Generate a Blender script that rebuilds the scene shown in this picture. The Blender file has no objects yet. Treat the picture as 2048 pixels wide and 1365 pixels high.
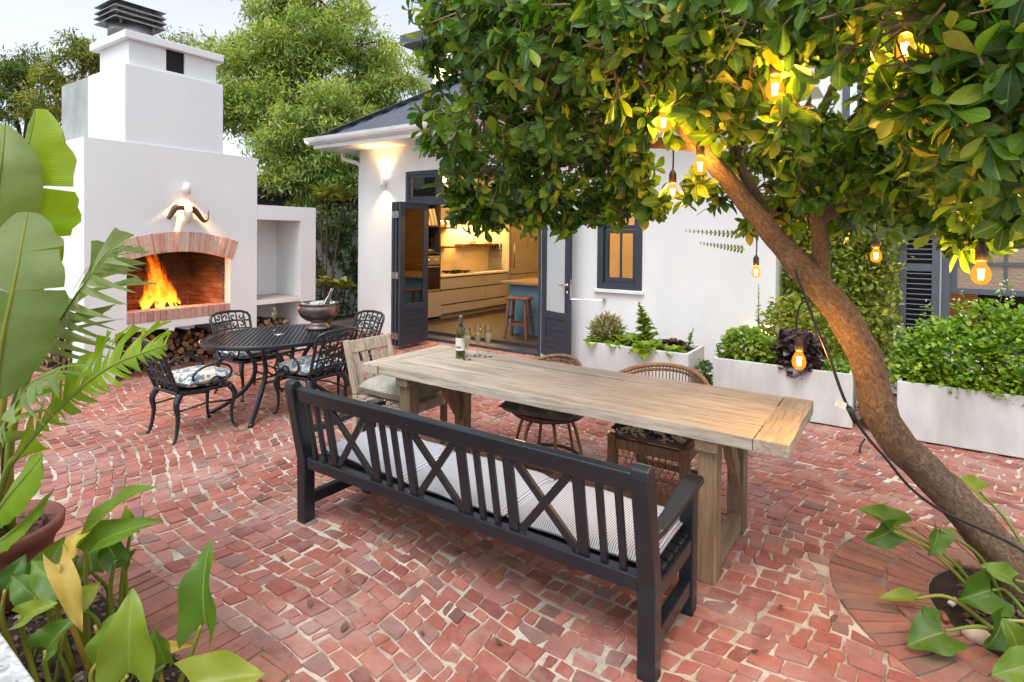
import bpy, math, random
import numpy as np
from mathutils import Vector, Matrix
random.seed(7); rng = np.random.default_rng(7)
S = bpy.context.scene
COL = S.collection
R_ = math.radians
# ------------------------------------------------------------------ camera
F_, CY_, YAW, PIT, ROL, H_ = 1146.28, 487.24, R_(34.170), R_(.7144), R_(-.5152), 1.7
def cam_axes():
    c, s = math.cos, math.sin
    f = np.array([-s(YAW), c(YAW), 0.]); r = np.array([c(YAW), s(YAW), 0.]); d = np.array([0, 0, -1.])
    f2 = c(PIT)*f + s(PIT)*d; d2 = -s(PIT)*f + c(PIT)*d
    return c(ROL)*r + s(ROL)*d2, -s(ROL)*r + c(ROL)*d2, f2
AX = np.array(cam_axes()); CAM = np.array([0, 0, H_])
cd = bpy.data.cameras.new('camera'); cam = bpy.data.objects.new('camera', cd); COL.objects.link(cam)
cd.sensor_fit = 'HORIZONTAL'; cd.sensor_width = 36; cd.lens = F_/2048*36
cd.shift_y = -(682.5-CY_)/2048; cd.clip_end = 600; cd.clip_start = .05
mw = Matrix.Identity(4)
for i in range(3):
    mw[i][0], mw[i][1], mw[i][2], mw[i][3] = AX[0][i], -AX[1][i], -AX[2][i], CAM[i]
cam.matrix_world = mw
S.camera = cam
# photo pixel -> point on a plane it lies in
def ray(px, py): return AX.T @ np.array([(px-1024)/F_, (py-CY_)/F_, 1.])
def G(px, py, z=0.): d = ray(px, py); return CAM + d*(z-H_)/d[2]
def PX(px, py, x): d = ray(px, py); return CAM + d*x/d[0]
def PY(px, py, y): d = ray(px, py); return CAM + d*y/d[1]
def AT(px, py, dist): return CAM + ray(px, py)*dist
def proj(P):
    q = (np.asarray(P, float)-CAM) @ AX.T
    return np.stack([1024+F_*q[..., 0]/q[..., 2], CY_+F_*q[..., 1]/q[..., 2], q[..., 2]], -1)
# ------------------------------------------------------------------ world, sun, exposure
SUN_EL, SUN_AZ = R_(62), R_(165)      # azimuth: 0 = +Y, clockwise
W = bpy.data.worlds.new('World'); S.world = W; W.use_nodes = True
wn = W.node_tree; wn.nodes.clear()
sky = wn.nodes.new('ShaderNodeTexSky'); sky.sky_type = 'NISHITA'; sky.sun_disc = False
sky.sun_elevation = SUN_EL; sky.sun_rotation = SUN_AZ; sky.air_density = 1.0; sky.dust_density = 3.0; sky.ozone_density = 1.0
hs = wn.nodes.new('ShaderNodeHueSaturation'); hs.inputs['Saturation'].default_value = .34; hs.inputs['Value'].default_value = 1.0
bg = wn.nodes.new('ShaderNodeBackground'); bg.inputs[1].default_value = .15
ow = wn.nodes.new('ShaderNodeOutputWorld')
wn.links.new(sky.outputs[0], hs.inputs['Color']); wn.links.new(hs.outputs[0], bg.inputs[0]); wn.links.new(bg.outputs[0], ow.inputs[0])
sl = bpy.data.lights.new('sun', 'SUN'); sl.energy = .75; sl.angle = R_(30); sl.color = (1, .97, .92)
so = bpy.data.objects.new('sun', sl); COL.objects.link(so)
sd = Vector((math.sin(SUN_AZ)*math.cos(SUN_EL), math.cos(SUN_AZ)*math.cos(SUN_EL), math.sin(SUN_EL)))
so.rotation_euler = sd.to_track_quat('Z', 'Y').to_euler(); so.location = (4, -6, 12)
S.view_settings.view_transform = 'Standard'; S.view_settings.look = 'None'
S.view_settings.exposure = 0.98; S.view_settings.gamma = 1.0
S.render.engine = 'CYCLES'
S.cycles.max_bounces = 8; S.cycles.diffuse_bounces = 4; S.cycles.transparent_max_bounces = 24
S.cycles.sample_clamp_indirect = 4.0; S.cycles.caustics_reflective = False; S.cycles.caustics_refractive = False
S.cycles.use_denoising = True
# ------------------------------------------------------------------ materials
MATS = {}
def newmat(name):
    m = bpy.data.materials.new(name); m.use_nodes = True; nt = m.node_tree
    b = nt.nodes['Principled BSDF']; MATS[name] = m
    return m, nt, b
def N(nt, t, **kw):
    n = nt.nodes.new(t)
    for k, v in kw.items():
        if k.startswith('i_'): n.inputs[int(k[2:]) if k[2:].isdigit() else k[2:].replace('_', ' ')].default_value = v
        else: setattr(n, k, v)
    return n
def ramp(nt, fac, stops):
    r = N(nt, 'ShaderNodeValToRGB'); e = r.color_ramp.elements
    while len(e) < len(stops): e.new(.5)
    for x, (p, c) in zip(e, stops): x.position = p; x.color = (*c, 1) if len(c) == 3 else c
    nt.links.new(fac, r.inputs[0]); return r.outputs[0]
def coords(nt, scale=(1, 1, 1), kind='Object', rot=(0, 0, 0)):
    tc = N(nt, 'ShaderNodeTexCoord'); mp = N(nt, 'ShaderNodeMapping'); mp.inputs['Scale'].default_value = scale
    mp.inputs['Rotation'].default_value = rot
    nt.links.new(tc.outputs[kind], mp.inputs[0]); return mp.outputs[0]
def noise(nt, vec, scale, detail=4., rough=.55, dist=0.):
    n = N(nt, 'ShaderNodeTexNoise'); n.inputs['Scale'].default_value = scale; n.inputs['Detail'].default_value = detail
    n.inputs['Roughness'].default_value = rough; n.inputs['Distortion'].default_value = dist
    if vec is not None: nt.links.new(vec, n.inputs['Vector'])
    return n.outputs[0]
def mixc(nt, fac, a, b, mode='MIX'):
    m = N(nt, 'ShaderNodeMix', data_type='RGBA', blend_type=mode)
    for s, v in ((m.inputs[0], fac), (m.inputs[6], a), (m.inputs[7], b)):
        if isinstance(v, (int, float)): s.default_value = v
        elif isinstance(v, tuple): s.default_value = (*v, 1) if len(v) == 3 else v
        else: nt.links.new(v, s)
    return m.outputs[2]
def bump(nt, b, h, strength=.3, dist=.01):
    n = N(nt, 'ShaderNodeBump'); n.inputs['Strength'].default_value = strength; n.inputs['Distance'].default_value = dist
    nt.links.new(h, n.inputs['Height']); nt.links.new(n.outputs[0], b.inputs['Normal'])
def rnd(nt):
    """random per object + per mesh island"""
    oi = N(nt, 'ShaderNodeObjectInfo'); ge = N(nt, 'ShaderNodeNewGeometry')
    a = N(nt, 'ShaderNodeMath', operation='ADD'); f = N(nt, 'ShaderNodeMath', operation='FRACT')
    nt.links.new(oi.outputs['Random'], a.inputs[0]); nt.links.new(ge.outputs['Random Per Island'], a.inputs[1]); nt.links.new(a.outputs[0], f.inputs[0])
    return f.outputs[0]
def mat(name, col, rough=.6, col2=None, scale=6., bstr=.15, bdist=.004, metal=0., stretch=(1, 1, 1), bscale=None, coat=0., spec=.5, detail=5., kind='Object', dist=0.):
    m, nt, b = newmat(name)
    v = coords(nt, stretch, kind)
    n1 = noise(nt, v, scale, detail, dist=dist)
    c2 = col2 if col2 else tuple(x*.78 for x in col)
    nt.links.new(ramp(nt, n1, [(.3, c2), (.68, col)]), b.inputs['Base Color'])
    n2 = noise(nt, v, bscale or scale*5, 5)
    rr = N(nt, 'ShaderNodeMapRange'); rr.inputs[3].default_value = max(.03, rough-.12); rr.inputs[4].default_value = min(1, rough+.12)
    nt.links.new(n2, rr.inputs[0]); nt.links.new(rr.outputs[0], b.inputs['Roughness'])
    b.inputs['Metallic'].default_value = metal; b.inputs['Coat Weight'].default_value = coat; b.inputs['Specular IOR Level'].default_value = spec
    if bstr: bump(nt, b, n2, bstr, bdist)
    return m
def wood(name, dark, light, axis=0, scale=1., rough=.6, bstr=.35, grain=26.):
    m, nt, b = newmat(name)
    st = [14., 14., 14.]; st[axis] = .9
    r0 = rnd(nt)
    tc = N(nt, 'ShaderNodeTexCoord'); mp = N(nt, 'ShaderNodeMapping'); mp.inputs['Scale'].default_value = [x*scale for x in st]
    cb = N(nt, 'ShaderNodeCombineXYZ'); mm = N(nt, 'ShaderNodeMath', operation='MULTIPLY'); mm.inputs[1].default_value = 37.
    nt.links.new(r0, mm.inputs[0])
    for i in range(3): nt.links.new(mm.outputs[0], cb.inputs[i])
    nt.links.new(tc.outputs['Object'], mp.inputs[0]); nt.links.new(cb.outputs[0], mp.inputs['Location'])
    g1 = noise(nt, mp.outputs[0], 1.3, 6, .62, .8); g2 = noise(nt, mp.outputs[0], grain/6., 3, .7)
    c = ramp(nt, g1, [(.25, dark), (.5, tuple((a+b_)/2 for a, b_ in zip(dark, light))), (.75, light)])
    big = noise(nt, tc.outputs['Object'], 2.2, 3)
    c = mixc(nt, .5, c, ramp(nt, big, [(.3, (.62, .62, .62)), (.7, (1, 1, 1))]), 'MULTIPLY')
    c = mixc(nt, .62, c, ramp(nt, g2, [(.35, (.45, .42, .4)), (.55, (1, 1, 1))]), 'MULTIPLY')
    hsv = N(nt, 'ShaderNodeHueSaturation'); mr = N(nt, 'ShaderNodeMapRange'); mr.inputs[3].default_value = .85; mr.inputs[4].default_value = 1.12
    nt.links.new(r0, mr.inputs[0]); nt.links.new(mr.outputs[0], hsv.inputs['Value']); nt.links.new(c, hsv.inputs['Color'])
    nt.links.new(hsv.outputs[0], b.inputs['Base Color']); b.inputs['Roughness'].default_value = rough
    bump(nt, b, g2, bstr, .003)
    return m
def leafmat(name, cols, trans=.35, rough=.4, spec=.5, big=0., veins=False, vs=9., va=.3, edge=0.):
    """cols: list of (pos, colour) picked per leaf"""
    m, nt, b = newmat(name)
    c = ramp(nt, rnd(nt), cols)
    v = coords(nt)
    c = mixc(nt, .55, c, ramp(nt, noise(nt, v, 9., 3), [(.3, (.62, .66, .6)), (.7, (1.0, 1.0, 1.0))]), 'MULTIPLY')
    if big: c = mixc(nt, big, c, ramp(nt, noise(nt, v, 1.1, 2), [(.35, (.6, .75, .55)), (.65, (1.25, 1.15, .8))]), 'MULTIPLY')
    if veins:
        uv = N(nt, 'ShaderNodeUVMap'); wv = N(nt, 'ShaderNodeTexWave'); wv.inputs['Scale'].default_value = vs; wv.inputs['Distortion'].default_value = .6; wv.inputs['Detail'].default_value = 2.
        nt.links.new(uv.outputs[0], wv.inputs[0]); wv.bands_direction = 'Y'
        c = mixc(nt, va, c, ramp(nt, wv.outputs[1], [(.1, (.72, .78, .7)), (.6, (1.05, 1.05, 1.0))]), 'MULTIPLY')
        sx = N(nt, 'ShaderNodeSeparateXYZ'); nt.links.new(uv.outputs[0], sx.inputs[0])
        ab = N(nt, 'ShaderNodeMath', operation='ABSOLUTE'); sb = N(nt, 'ShaderNodeMath', operation='SUBTRACT'); sb.inputs[1].default_value = .5
        nt.links.new(sx.outputs[0], sb.inputs[0]); nt.links.new(sb.outputs[0], ab.inputs[0])
        c = mixc(nt, ramp(nt, ab.outputs[0], [(.008, (.6,)*3), (.03, (0, 0, 0))]), c, (.36, .42, .10))
        bump(nt, b, wv.outputs[1], .25, .004)
        if edge:
            ad = N(nt, 'ShaderNodeMath', operation='MULTIPLY_ADD'); ad.inputs[1].default_value = .16; nt.links.new(noise(nt, v, 16., 4), ad.inputs[0]); nt.links.new(ab.outputs[0], ad.inputs[2])
            c = mixc(nt, ramp(nt, ad.outputs[0], [(.575, (0, 0, 0)), (.60, (edge,)*3)]), c, (.30, .19, .06))
    nt.links.new(c, b.inputs['Base Color']); b.inputs['Roughness'].default_value = rough; b.inputs['Specular IOR Level'].default_value = spec
    tr = N(nt, 'ShaderNodeBsdfTranslucent'); ms = N(nt, 'ShaderNodeMixShader'); ms.inputs[0].default_value = trans
    tc = mixc(nt, 1., c, (1.25, 1.2, .5), 'MULTIPLY'); nt.links.new(tc, tr.inputs[0])
    nt.links.new(b.outputs[0], ms.inputs[1]); nt.links.new(tr.outputs[0], ms.inputs[2]); nt.links.new(ms.outputs[0], nt.nodes['Material Output'].inputs[0])
    return m
def emit(name, col, st):
    m, nt, b = newmat(name); b.inputs['Base Color'].default_value = (*col, 1); b.inputs['Emission Color'].default_value = (*col, 1); b.inputs['Emission Strength'].default_value = st
    return m
def glass(name, col=(1, 1, 1), rough=0., alpha=.25, thin=True):
    """thin clear pane: a little gloss over see-through"""
    m, nt, b = newmat(name)
    tr = N(nt, 'ShaderNodeBsdfTransparent'); tr.inputs[0].default_value = (*col, 1)
    gl = N(nt, 'ShaderNodeBsdfGlossy'); gl.inputs['Roughness'].default_value = max(rough, .02)
    ms = N(nt, 'ShaderNodeMixShader'); fr = N(nt, 'ShaderNodeFresnel'); fr.inputs[0].default_value = 1.5
    ad = N(nt, 'ShaderNodeMath', operation='ADD'); ad.inputs[1].default_value = alpha*.2; nt.links.new(fr.outputs[0], ad.inputs[0])
    nt.links.new(ad.outputs[0], ms.inputs[0]); nt.links.new(tr.outputs[0], ms.inputs[1]); nt.links.new(gl.outputs[0], ms.inputs[2])
    nt.links.new(ms.outputs[0], nt.nodes['Material Output'].inputs[0])
    return m
# ------------------------------------------------------------------ mesh builder
OFF = {}
def off(o): return OFF.get(o.name, np.zeros(3)) if o is not None else np.zeros(3)
def rot3(ax, a): return np.array(Matrix.Rotation(a, 3, Vector(ax) if not isinstance(ax, str) else ax))
def frame(d, up=(0, 0, 1)):
    d = np.asarray(d, float); d = d/np.linalg.norm(d); u = np.asarray(up, float)
    if abs(d@u) > .95: u = np.array([1., 0, 0]) if abs(d[0]) < .8 else np.array([0, 1., 0])
    s = np.cross(d, u); s /= np.linalg.norm(s); u = np.cross(s, d)
    return s, u, d
class MB:
    def __init__(s): s.v = []; s.f = []; s.n = 0
    def add(s, V, Fc):
        V = np.asarray(V, float).reshape(-1, 3); s.v.append(V); s.f += [tuple(i+s.n for i in q) for q in Fc]; s.n += len(V); return s
    def box(s, lo, hi):
        (a, b, c), (d, e, f) = lo, hi
        return s.add([(a, b, c), (d, b, c), (d, e, c), (a, e, c), (a, b, f), (d, b, f), (d, e, f), (a, e, f)],
                     [(0, 3, 2, 1), (4, 5, 6, 7), (0, 1, 5, 4), (1, 2, 6, 5), (2, 3, 7, 6), (3, 0, 4, 7)])
    def bar(s, p, q, w, h, up=(0, 0, 1), w2=None, h2=None):
        """beam from p to q, w across, h along 'up'"""
        p = np.asarray(p, float); q = np.asarray(q, float); sd, u, d = frame(q-p, up)
        w2 = w if w2 is None else w2; h2 = h if h2 is None else h2; V = []
        for c, ww, hh in ((p, w, h), (q, w2, h2)):
            for i, j in ((-1, -1), (1, -1), (1, 1), (-1, 1)): V.append(c+sd*i*ww/2+u*j*hh/2)
        return s.add(V, [(0, 1, 2, 3), (7, 6, 5, 4), (0, 4, 5, 1), (1, 5, 6, 2), (2, 6, 7, 3), (3, 7, 4, 0)])
    def tube(s, P, r, n=8, cap=True, flat=1.):
        P = np.asarray(P, float); k = len(P); r = np.broadcast_to(np.asarray(r, float), (k,)); T = np.gradient(P, axis=0)
        sd, u, _ = frame(T[0]); V = []
        an = np.arange(n)*2*math.pi/n
        for i in range(k):
            d = T[i]/max(1e-9, np.linalg.norm(T[i])); u = u-d*(u@d); nu = np.linalg.norm(u)
            u = u/nu if nu > 1e-6 else frame(d)[1]; sd = np.cross(d, u)
            V.append(P[i]+r[i]*(np.cos(an)[:, None]*sd*flat+np.sin(an)[:, None]*u))
        Fc = [(i*n+j, i*n+(j+1) % n, (i+1)*n+(j+1) % n, (i+1)*n+j) for i in range(k-1) for j in range(n)]
        if cap: Fc += [tuple(range(n-1, -1, -1)), tuple((k-1)*n+j for j in range(n))]
        return s.add(np.concatenate(V), Fc)
    def lathe(s, prof, c=(0, 0, 0), n=24, sx=1., sy=1., top=True):
        k = len(prof); an = np.arange(n)*2*math.pi/n; V = []
        for r, z in prof: V += [(c[0]+r*sx*math.cos(a), c[1]+r*sy*math.sin(a), c[2]+z) for a in an]
        Fc = [(i*n+j, i*n+(j+1) % n, (i+1)*n+(j+1) % n, (i+1)*n+j) for i in range(k-1) for j in range(n)]
        if prof[0][0] > 1e-5: Fc.append(tuple(range(n-1, -1, -1)))
        if top and prof[-1][0] > 1e-5: Fc.append(tuple((k-1)*n+j for j in range(n)))
        return s.add(V, Fc)
    def prism(s, poly, z0, z1, shrink=0.):
        poly = np.asarray(poly, float); n = len(poly); c = poly.mean(0); top = poly+(c-poly)*shrink
        V = [(x, y, z0) for x, y in poly]+[(x, y, z1) for x, y in top]
        return s.add(V, [tuple(range(n-1, -1, -1)), tuple(range(n, 2*n))]+[(i, (i+1) % n, n+(i+1) % n, n+i) for i in range(n)])
    def grid(s, fn, nu, nv):
        V = [fn(i/nu, j/nv) for j in range(nv+1) for i in range(nu+1)]
        return s.add(V, [(j*(nu+1)+i, j*(nu+1)+i+1, (j+1)*(nu+1)+i+1, (j+1)*(nu+1)+i) for j in range(nv) for i in range(nu)])
    def pillow(s, c, sx, sy, h, rz=0., n=14, corner=.2, tilt=(0, 0)):
        """puffed cushion: two grids meeting in a seam"""
        cs, sn = math.cos(rz), math.sin(rz)
        for sg in (1, -1):
            def fn(a, b):
                x, y = 2*a-1, 2*b-1
                e = max(0., (1-x**4))*max(0., (1-y**4)); z = sg*h/2*e**.42
                k = 1-corner*.5*(x*x*y*y) ; k2 = 1-.06*(1-y*y)*abs(x)**3
                X, Y = x*sx/2*k, y*sy/2*k
                z += tilt[0]*X+tilt[1]*Y
                return (c[0]+cs*X-sn*Y, c[1]+sn*X+cs*Y, c[2]+z)
            b0 = s.n; s.grid(fn, n, n)
            if sg < 0: k = n*n; s.f[-k:] = [tuple(reversed(q)) for q in s.f[-k:]]
        return s
    def build(s, name, m, parent=None, smooth=False, bevel=0., seg=2, world=True, sub=0):
        V = np.concatenate(s.v) if s.v else np.zeros((0, 3))
        if world and parent is not None: V = V-off(parent)
        me = bpy.data.meshes.new(name); me.from_pydata(V.tolist(), [], s.f); me.update()
        return finish(name, me, m, parent, smooth, bevel, seg, sub)
def finish(name, me, m, parent=None, smooth=False, bevel=0., seg=2, sub=0):
    o = bpy.data.objects.new(name, me); COL.objects.link(o)
    for x in (m if isinstance(m, (list, tuple)) else [m]): me.materials.append(MATS[x] if isinstance(x, str) else x)
    if smooth: me.polygons.foreach_set('use_smooth', [True]*len(me.polygons))
    if bevel:
        b = o.modifiers.new('bevel', 'BEVEL'); b.width = bevel; b.segments = seg; b.limit_method = 'ANGLE'; b.angle_limit = R_(35)
        if smooth is None: pass
    if sub: q = o.modifiers.new('sub', 'SUBSURF'); q.levels = sub; q.render_levels = sub
    if parent is not None: o.parent = parent; OFF[o.name] = off(parent)
    return o
def npmesh(name, V, Q, m, parent=None, smooth=True, uv=None):
    """all-quad mesh from arrays"""
    V = np.asarray(V, np.float32)
    if parent is not None: V = V-off(parent).astype(np.float32)
    Q = np.asarray(Q, np.int32); me = bpy.data.meshes.new(name); me.vertices.add(len(V)); me.vertices.foreach_set('co', V.ravel())
    me.loops.add(Q.size); me.loops.foreach_set('vertex_index', Q.ravel()); me.polygons.add(len(Q))
    me.polygons.foreach_set('loop_start', np.arange(0, Q.size, 4, dtype=np.int32)); me.polygons.foreach_set('loop_total', np.full(len(Q), 4, np.int32))
    if uv is not None:
        l = me.uv_layers.new(name='UVMap'); l.data.foreach_set('uv', np.asarray(uv, np.float32)[Q.ravel()].ravel())
    me.update(calc_edges=True)
    return finish(name, me, m, parent, smooth)
def thing(name, label, cat, loc=(0, 0, 0), rz=0., group=None):
    o = bpy.data.objects.new(name, None); COL.objects.link(o); o.location = loc; o.rotation_euler = (0, 0, rz); o.empty_display_size = .1
    OFF[o.name] = np.array(loc, float) if rz == 0 else np.zeros(3)
    return tag(o, label, cat, group)
def tag(o, label=None, cat=None, group=None, kind=None):
    for k, v in (('label', label), ('category', cat), ('group', group), ('kind', kind)):
        if v: o[k] = v
    return o
def copy_tree(o, parent=None):
    c = o.copy(); COL.objects.link(c); c.parent = parent
    for ch in list(o.children): copy_tree(ch, c)
    return c
def lamp(name, loc, energy, col=(1, .62, .25), r=.03, parent=None, kind='POINT', **kw):
    l = bpy.data.lights.new(name, kind); l.energy = energy; l.color = col
    if kind != 'AREA': l.shadow_soft_size = r
    for k, v in kw.items(): setattr(l, k, v)
    o = bpy.data.objects.new(name, l); COL.objects.link(o); o.location = np.asarray(loc, float)-off(parent)
    if parent is not None: o.parent = parent
    return o
def bez(P, n=12):
    """smooth Catmull-Rom through P"""
    P = np.asarray(P, float); P = np.vstack([2*P[0]-P[1], P, 2*P[-1]-P[-2]]); out = []
    for i in range(1, len(P)-2):
        for t in np.linspace(0, 1, n, endpoint=False):
            a, b, c, d = P[i-1], P[i], P[i+1], P[i+2]
            out.append(.5*((2*b)+(c-a)*t+(2*a-5*b+4*c-d)*t*t+(3*b-3*c+d-a)*t**3))
    out.append(P[-2]); return np.array(out)
def leaf_tpl(L=1., Wd=.5, nu=2, nv=4, fold=.25, curl=.25, shape='obovate'):
    """leaf along +Y, face +Z; returns verts, quads, uv"""
    V = []; U = []
    for j in range(nv+1):
        t = j/nv
        if shape == 'obovate': w = (min(1., t*1.5)**.85)*(1-max(0, (t-.45)/.55)**2.6)**.5*(.72+.28*math.sin(math.pi*min(1, t*.8))) if 0 < t < 1 else .08
        elif shape == 'lance': w = math.sin(math.pi*min(1, t*.96+.02))**.8
        elif shape == 'heart': w = math.sin(math.pi*min(1, (t*.9+.1)**.7))**.7
        else: w = math.sin(math.pi*(t*.96+.02))**.6
        for i in range(nu+1):
            x = 2*i/nu-1
            V.append((x*w*Wd/2, t*L, abs(x)*w*Wd*.5*fold-curl*L*t*t)); U.append((i/nu, t))
    Q = [(j*(nu+1)+i, j*(nu+1)+i+1, (j+1)*(nu+1)+i+1, (j+1)*(nu+1)+i) for j in range(nv) for i in range(nu)]
    return np.array(V), np.array(Q), np.array(U)
def basis(Y, Z):
    """k rotation matrices (columns x,y,z) with y=Y and z near Z"""
    Y = Y/np.linalg.norm(Y, axis=1, keepdims=True); X = np.cross(Y, Z); nx = np.linalg.norm(X, axis=1, keepdims=True)
    X = np.where(nx > 1e-4, X/np.maximum(nx, 1e-4), np.array([[1., 0, 0]])); Z = np.cross(X, Y)
    return np.stack([X, Y, Z], -1)
def scatter(tpl, Rm, P, sc):
    V, Q, U = tpl; k = len(P); sc = np.asarray(sc, float)
    sc = sc[:, None, None] if sc.ndim == 1 else sc[:, None, :]
    W_ = np.einsum('kij,knj->kni', Rm, V[None]*sc)+P[:, None, :]
    QQ = Q[None]+(np.arange(k)*len(V))[:, None, None]
    return W_.reshape(-1, 3), QQ.reshape(-1, 4), np.tile(U, (k, 1))
def unit(k): v = rng.normal(size=(k, 3)); return v/np.linalg.norm(v, axis=1, keepdims=True)
class Leaves:
    def __init__(s): s.V = []; s.Q = []; s.U = []; s.n = 0
    def add(s, t):
        s.V.append(t[0]); s.Q.append(t[1]+s.n); s.U.append(t[2]); s.n += len(t[0])
    def build(s, name, m, parent, smooth=True):
        return npmesh(name, np.concatenate(s.V), np.concatenate(s.Q), m, parent, smooth, np.concatenate(s.U))
# ------------------------------------------------------------------ material set
mat('white_wall', (.735, .76, .775), .75, (.65, .68, .70), 1.1, .22, .006, bscale=18, stretch=(1.6, 1.6, .7), detail=8.)
mat('fire_wall', (.76, .785, .80), .7, (.69, .72, .74), .9, .16, .005, bscale=20, stretch=(1.6, 1.6, .7), detail=8.)
mat('grey_plaster', (.42, .46, .46), .8, (.27, .31, .31), 3., .2, .004)
mat('charcoal_paint', (.011, .0150, .0215), .34, (.008, .011, .016), 8., .06, .002, coat=.1, bscale=60)
mat('door_paint', (.030, .042, .062), .42, (.024, .034, .052), 5., .05, .002, bscale=50)
mat('iron_paint', (.012, .019, .028), .30, (.007, .011, .017), 14., .10, .002, coat=.15)
mat('planter_white', (.60, .63, .64), .8, (.40, .42, .42), 3., .4, .005, stretch=(1.5, 1.5, .5), bscale=40, detail=9.)
mat('roof_metal', (.085, .10, .135), .45, (.065, .08, .11), 3., .05, .002)
mat('gutter_white', (.82, .83, .85), .35, None, 2., 0)
mat('steel', (.55, .55, .55), .28, (.45, .45, .45), 9., .05, .001, metal=1.)
mat('galvanised', (.36, .36, .355), .45, (.24, .24, .245), 7., .1, .002, metal=.75)
mat('soot_black', (.012, .012, .013), .95, None, 9.)
mat('black_rubber', (.012, .012, .013), .5, None, 30., .1)
mat('soil', (.035, .022, .014), .95, (.012, .008, .006), 18., .9, .02)
mat('bark_chip', (.16, .10, .07), .9, (.05, .03, .022), 10., .3)
mat('ground_earth', (.16, .13, .10), .95, None, 3.)
mat('kitchen_wall', (.76, .62, .40), .7, None, 2., 0)
mat('ceiling_white', (.8, .79, .76), .8, None, 2., 0)
mat('cabinet_paint', (.36, .34, .31), .5, (.33, .31, .28), 2., 0)
mat('counter_stone', (.72, .68, .60), .3, None, 20., 0)
mat('island_paint', (.11, .22, .29), .5, None, 3., 0)
mat('dark_floor', (.045, .028, .02), .6, (.025, .016, .012), 3., .1)
mat('oven_black', (.012, .012, .013), .12, None, 4., 0)
mat('fridge_steel', (.60, .57, .52), .32, None, 3., 0, metal=.9)
mat('ceramic', (.72, .70, .66), .3, None, 8., 0)
mat('terracotta', (.23, .085, .058), .7, (.15, .055, .042), 5., .2)
mat('tile_tan', (.46, .41, .34), .7, (.38, .34, .29), 10., .1)
mat('dark_fence', (.055, .055, .055), .8, (.03, .03, .03), 4., .1)
wood('table_wood', (.33, .29, .235), (.66, .605, .515), 0, 1., bstr=.7)
wood('table_wood_cross', (.32, .27, .205), (.62, .555, .455), 1, 1., bstr=.7)
wood('leg_wood', (.15, .10, .055), (.33, .235, .135), 2, 1.)
wood('leg_wood_cross', (.15, .105, .06), (.33, .24, .14), 1, 1.)
wood('pale_wood', (.40, .32, .24), (.60, .52, .42), 2, 1.)
wood('teak', (.14, .07, .035), (.30, .17, .085), 2, 1.)
wood('stool_wood', (.12, .042, .018), (.24, .095, .04), 2, 1., rough=.45)
wood('counter_wood', (.30, .17, .08), (.48, .31, .16), 0, 1., rough=.4)
wood('cane', (.20, .095, .04), (.42, .24, .11), 2, 2., rough=.45)
wood('dark_cane', (.055, .028, .014), (.15, .075, .035), 2, 2., rough=.45)
wood('bark', (.05, .028, .017), (.15, .09, .055), 0, 2.5, rough=.9, bstr=.9)
# brick with per-piece colour
def brickmat(name, cols, grime, gcol, rough=.78):
    m, nt, b = newmat(name); c = ramp(nt, rnd(nt), cols); v = coords(nt, kind='Object')
    c = mixc(nt, .6, c, ramp(nt, noise(nt, v, 14., 6, .65), [(.28, (.60, .60, .60)), (.6, (1.06, 1.06, 1.06))]), 'MULTIPLY')
    g = ramp(nt, noise(nt, v, 2.1, 6, .7), [(.48, (0, 0, 0)), (.72, (grime,)*3)]); c = mixc(nt, g, c, gcol)
    n2 = noise(nt, v, 90., 4, .7); c = mixc(nt, .25, c, ramp(nt, n2, [(.35, (.5, .5, .5)), (.6, (1, 1, 1))]), 'MULTIPLY')
    nt.links.new(c, b.inputs['Base Color']); b.inputs['Roughness'].default_value = rough
    mr = N(nt, 'ShaderNodeMapRange'); mr.inputs[3].default_value = rough-.22; mr.inputs[4].default_value = rough+.15; nt.links.new(noise(nt, v, 5., 5), mr.inputs[0]); nt.links.new(mr.outputs[0], b.inputs['Roughness'])
    bump(nt, b, noise(nt, v, 38., 6, .7), .55, .006)
brickmat('paving_brick', [(0., (.21, .072, .054)), (.18, (.32, .105, .078)), (.4, (.37, .125, .092)), (.6, (.32, .14, .115)), (.8, (.41, .16, .115)), (.93, (.30, .17, .15)), (1., (.18, .085, .072))], .7, (.44, .32, .285))
brickmat('edge_brick', [(0., (.24, .10, .075)), (.3, (.33, .13, .095)), (.6, (.27, .12, .095)), (.85, (.38, .16, .11)), (1., (.20, .12, .09))], .35, (.30, .24, .20))
brickmat('arch_brick', [(0., (.50, .20, .12)), (.25, (.66, .36, .26)), (.5, (.72, .46, .36)), (.75, (.58, .27, .16)), (1., (.70, .52, .44))], .5, (.72, .60, .53))
brickmat('hearth_brick', [(0., (.46, .24, .19)), (.5, (.58, .36, .30)), (1., (.52, .30, .24))], .5, (.64, .53, .48))
def fireboxmat():
    m, nt, b = newmat('firebox_brick'); c = ramp(nt, rnd(nt), [(0., (.25, .10, .06)), (.4, (.36, .17, .11)), (.75, (.28, .13, .09)), (1., (.42, .25, .18))])
    v = coords(nt); sx = N(nt, 'ShaderNodeSeparateXYZ'); nt.links.new(v, sx.inputs[0])
    n = noise(nt, v, 3., 5); a = N(nt, 'ShaderNodeMath', operation='MULTIPLY_ADD'); a.inputs[1].default_value = .55; nt.links.new(n, a.inputs[0]); nt.links.new(sx.outputs[2], a.inputs[2])
    hf = N(nt, 'ShaderNodeMath', operation='MULTIPLY'); hf.inputs[1].default_value = .5; nt.links.new(a.outputs[0], hf.inputs[0])
    nt.links.new(mixc(nt, ramp(nt, hf.outputs[0], [(.54, (.1,)*3), (.76, (.95,)*3)]), c, (.02, .016, .014)), b.inputs['Base Color'])
    b.inputs['Roughness'].default_value = .9; bump(nt, b, noise(nt, v, 40., 5), .5, .006)
fireboxmat()
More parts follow.
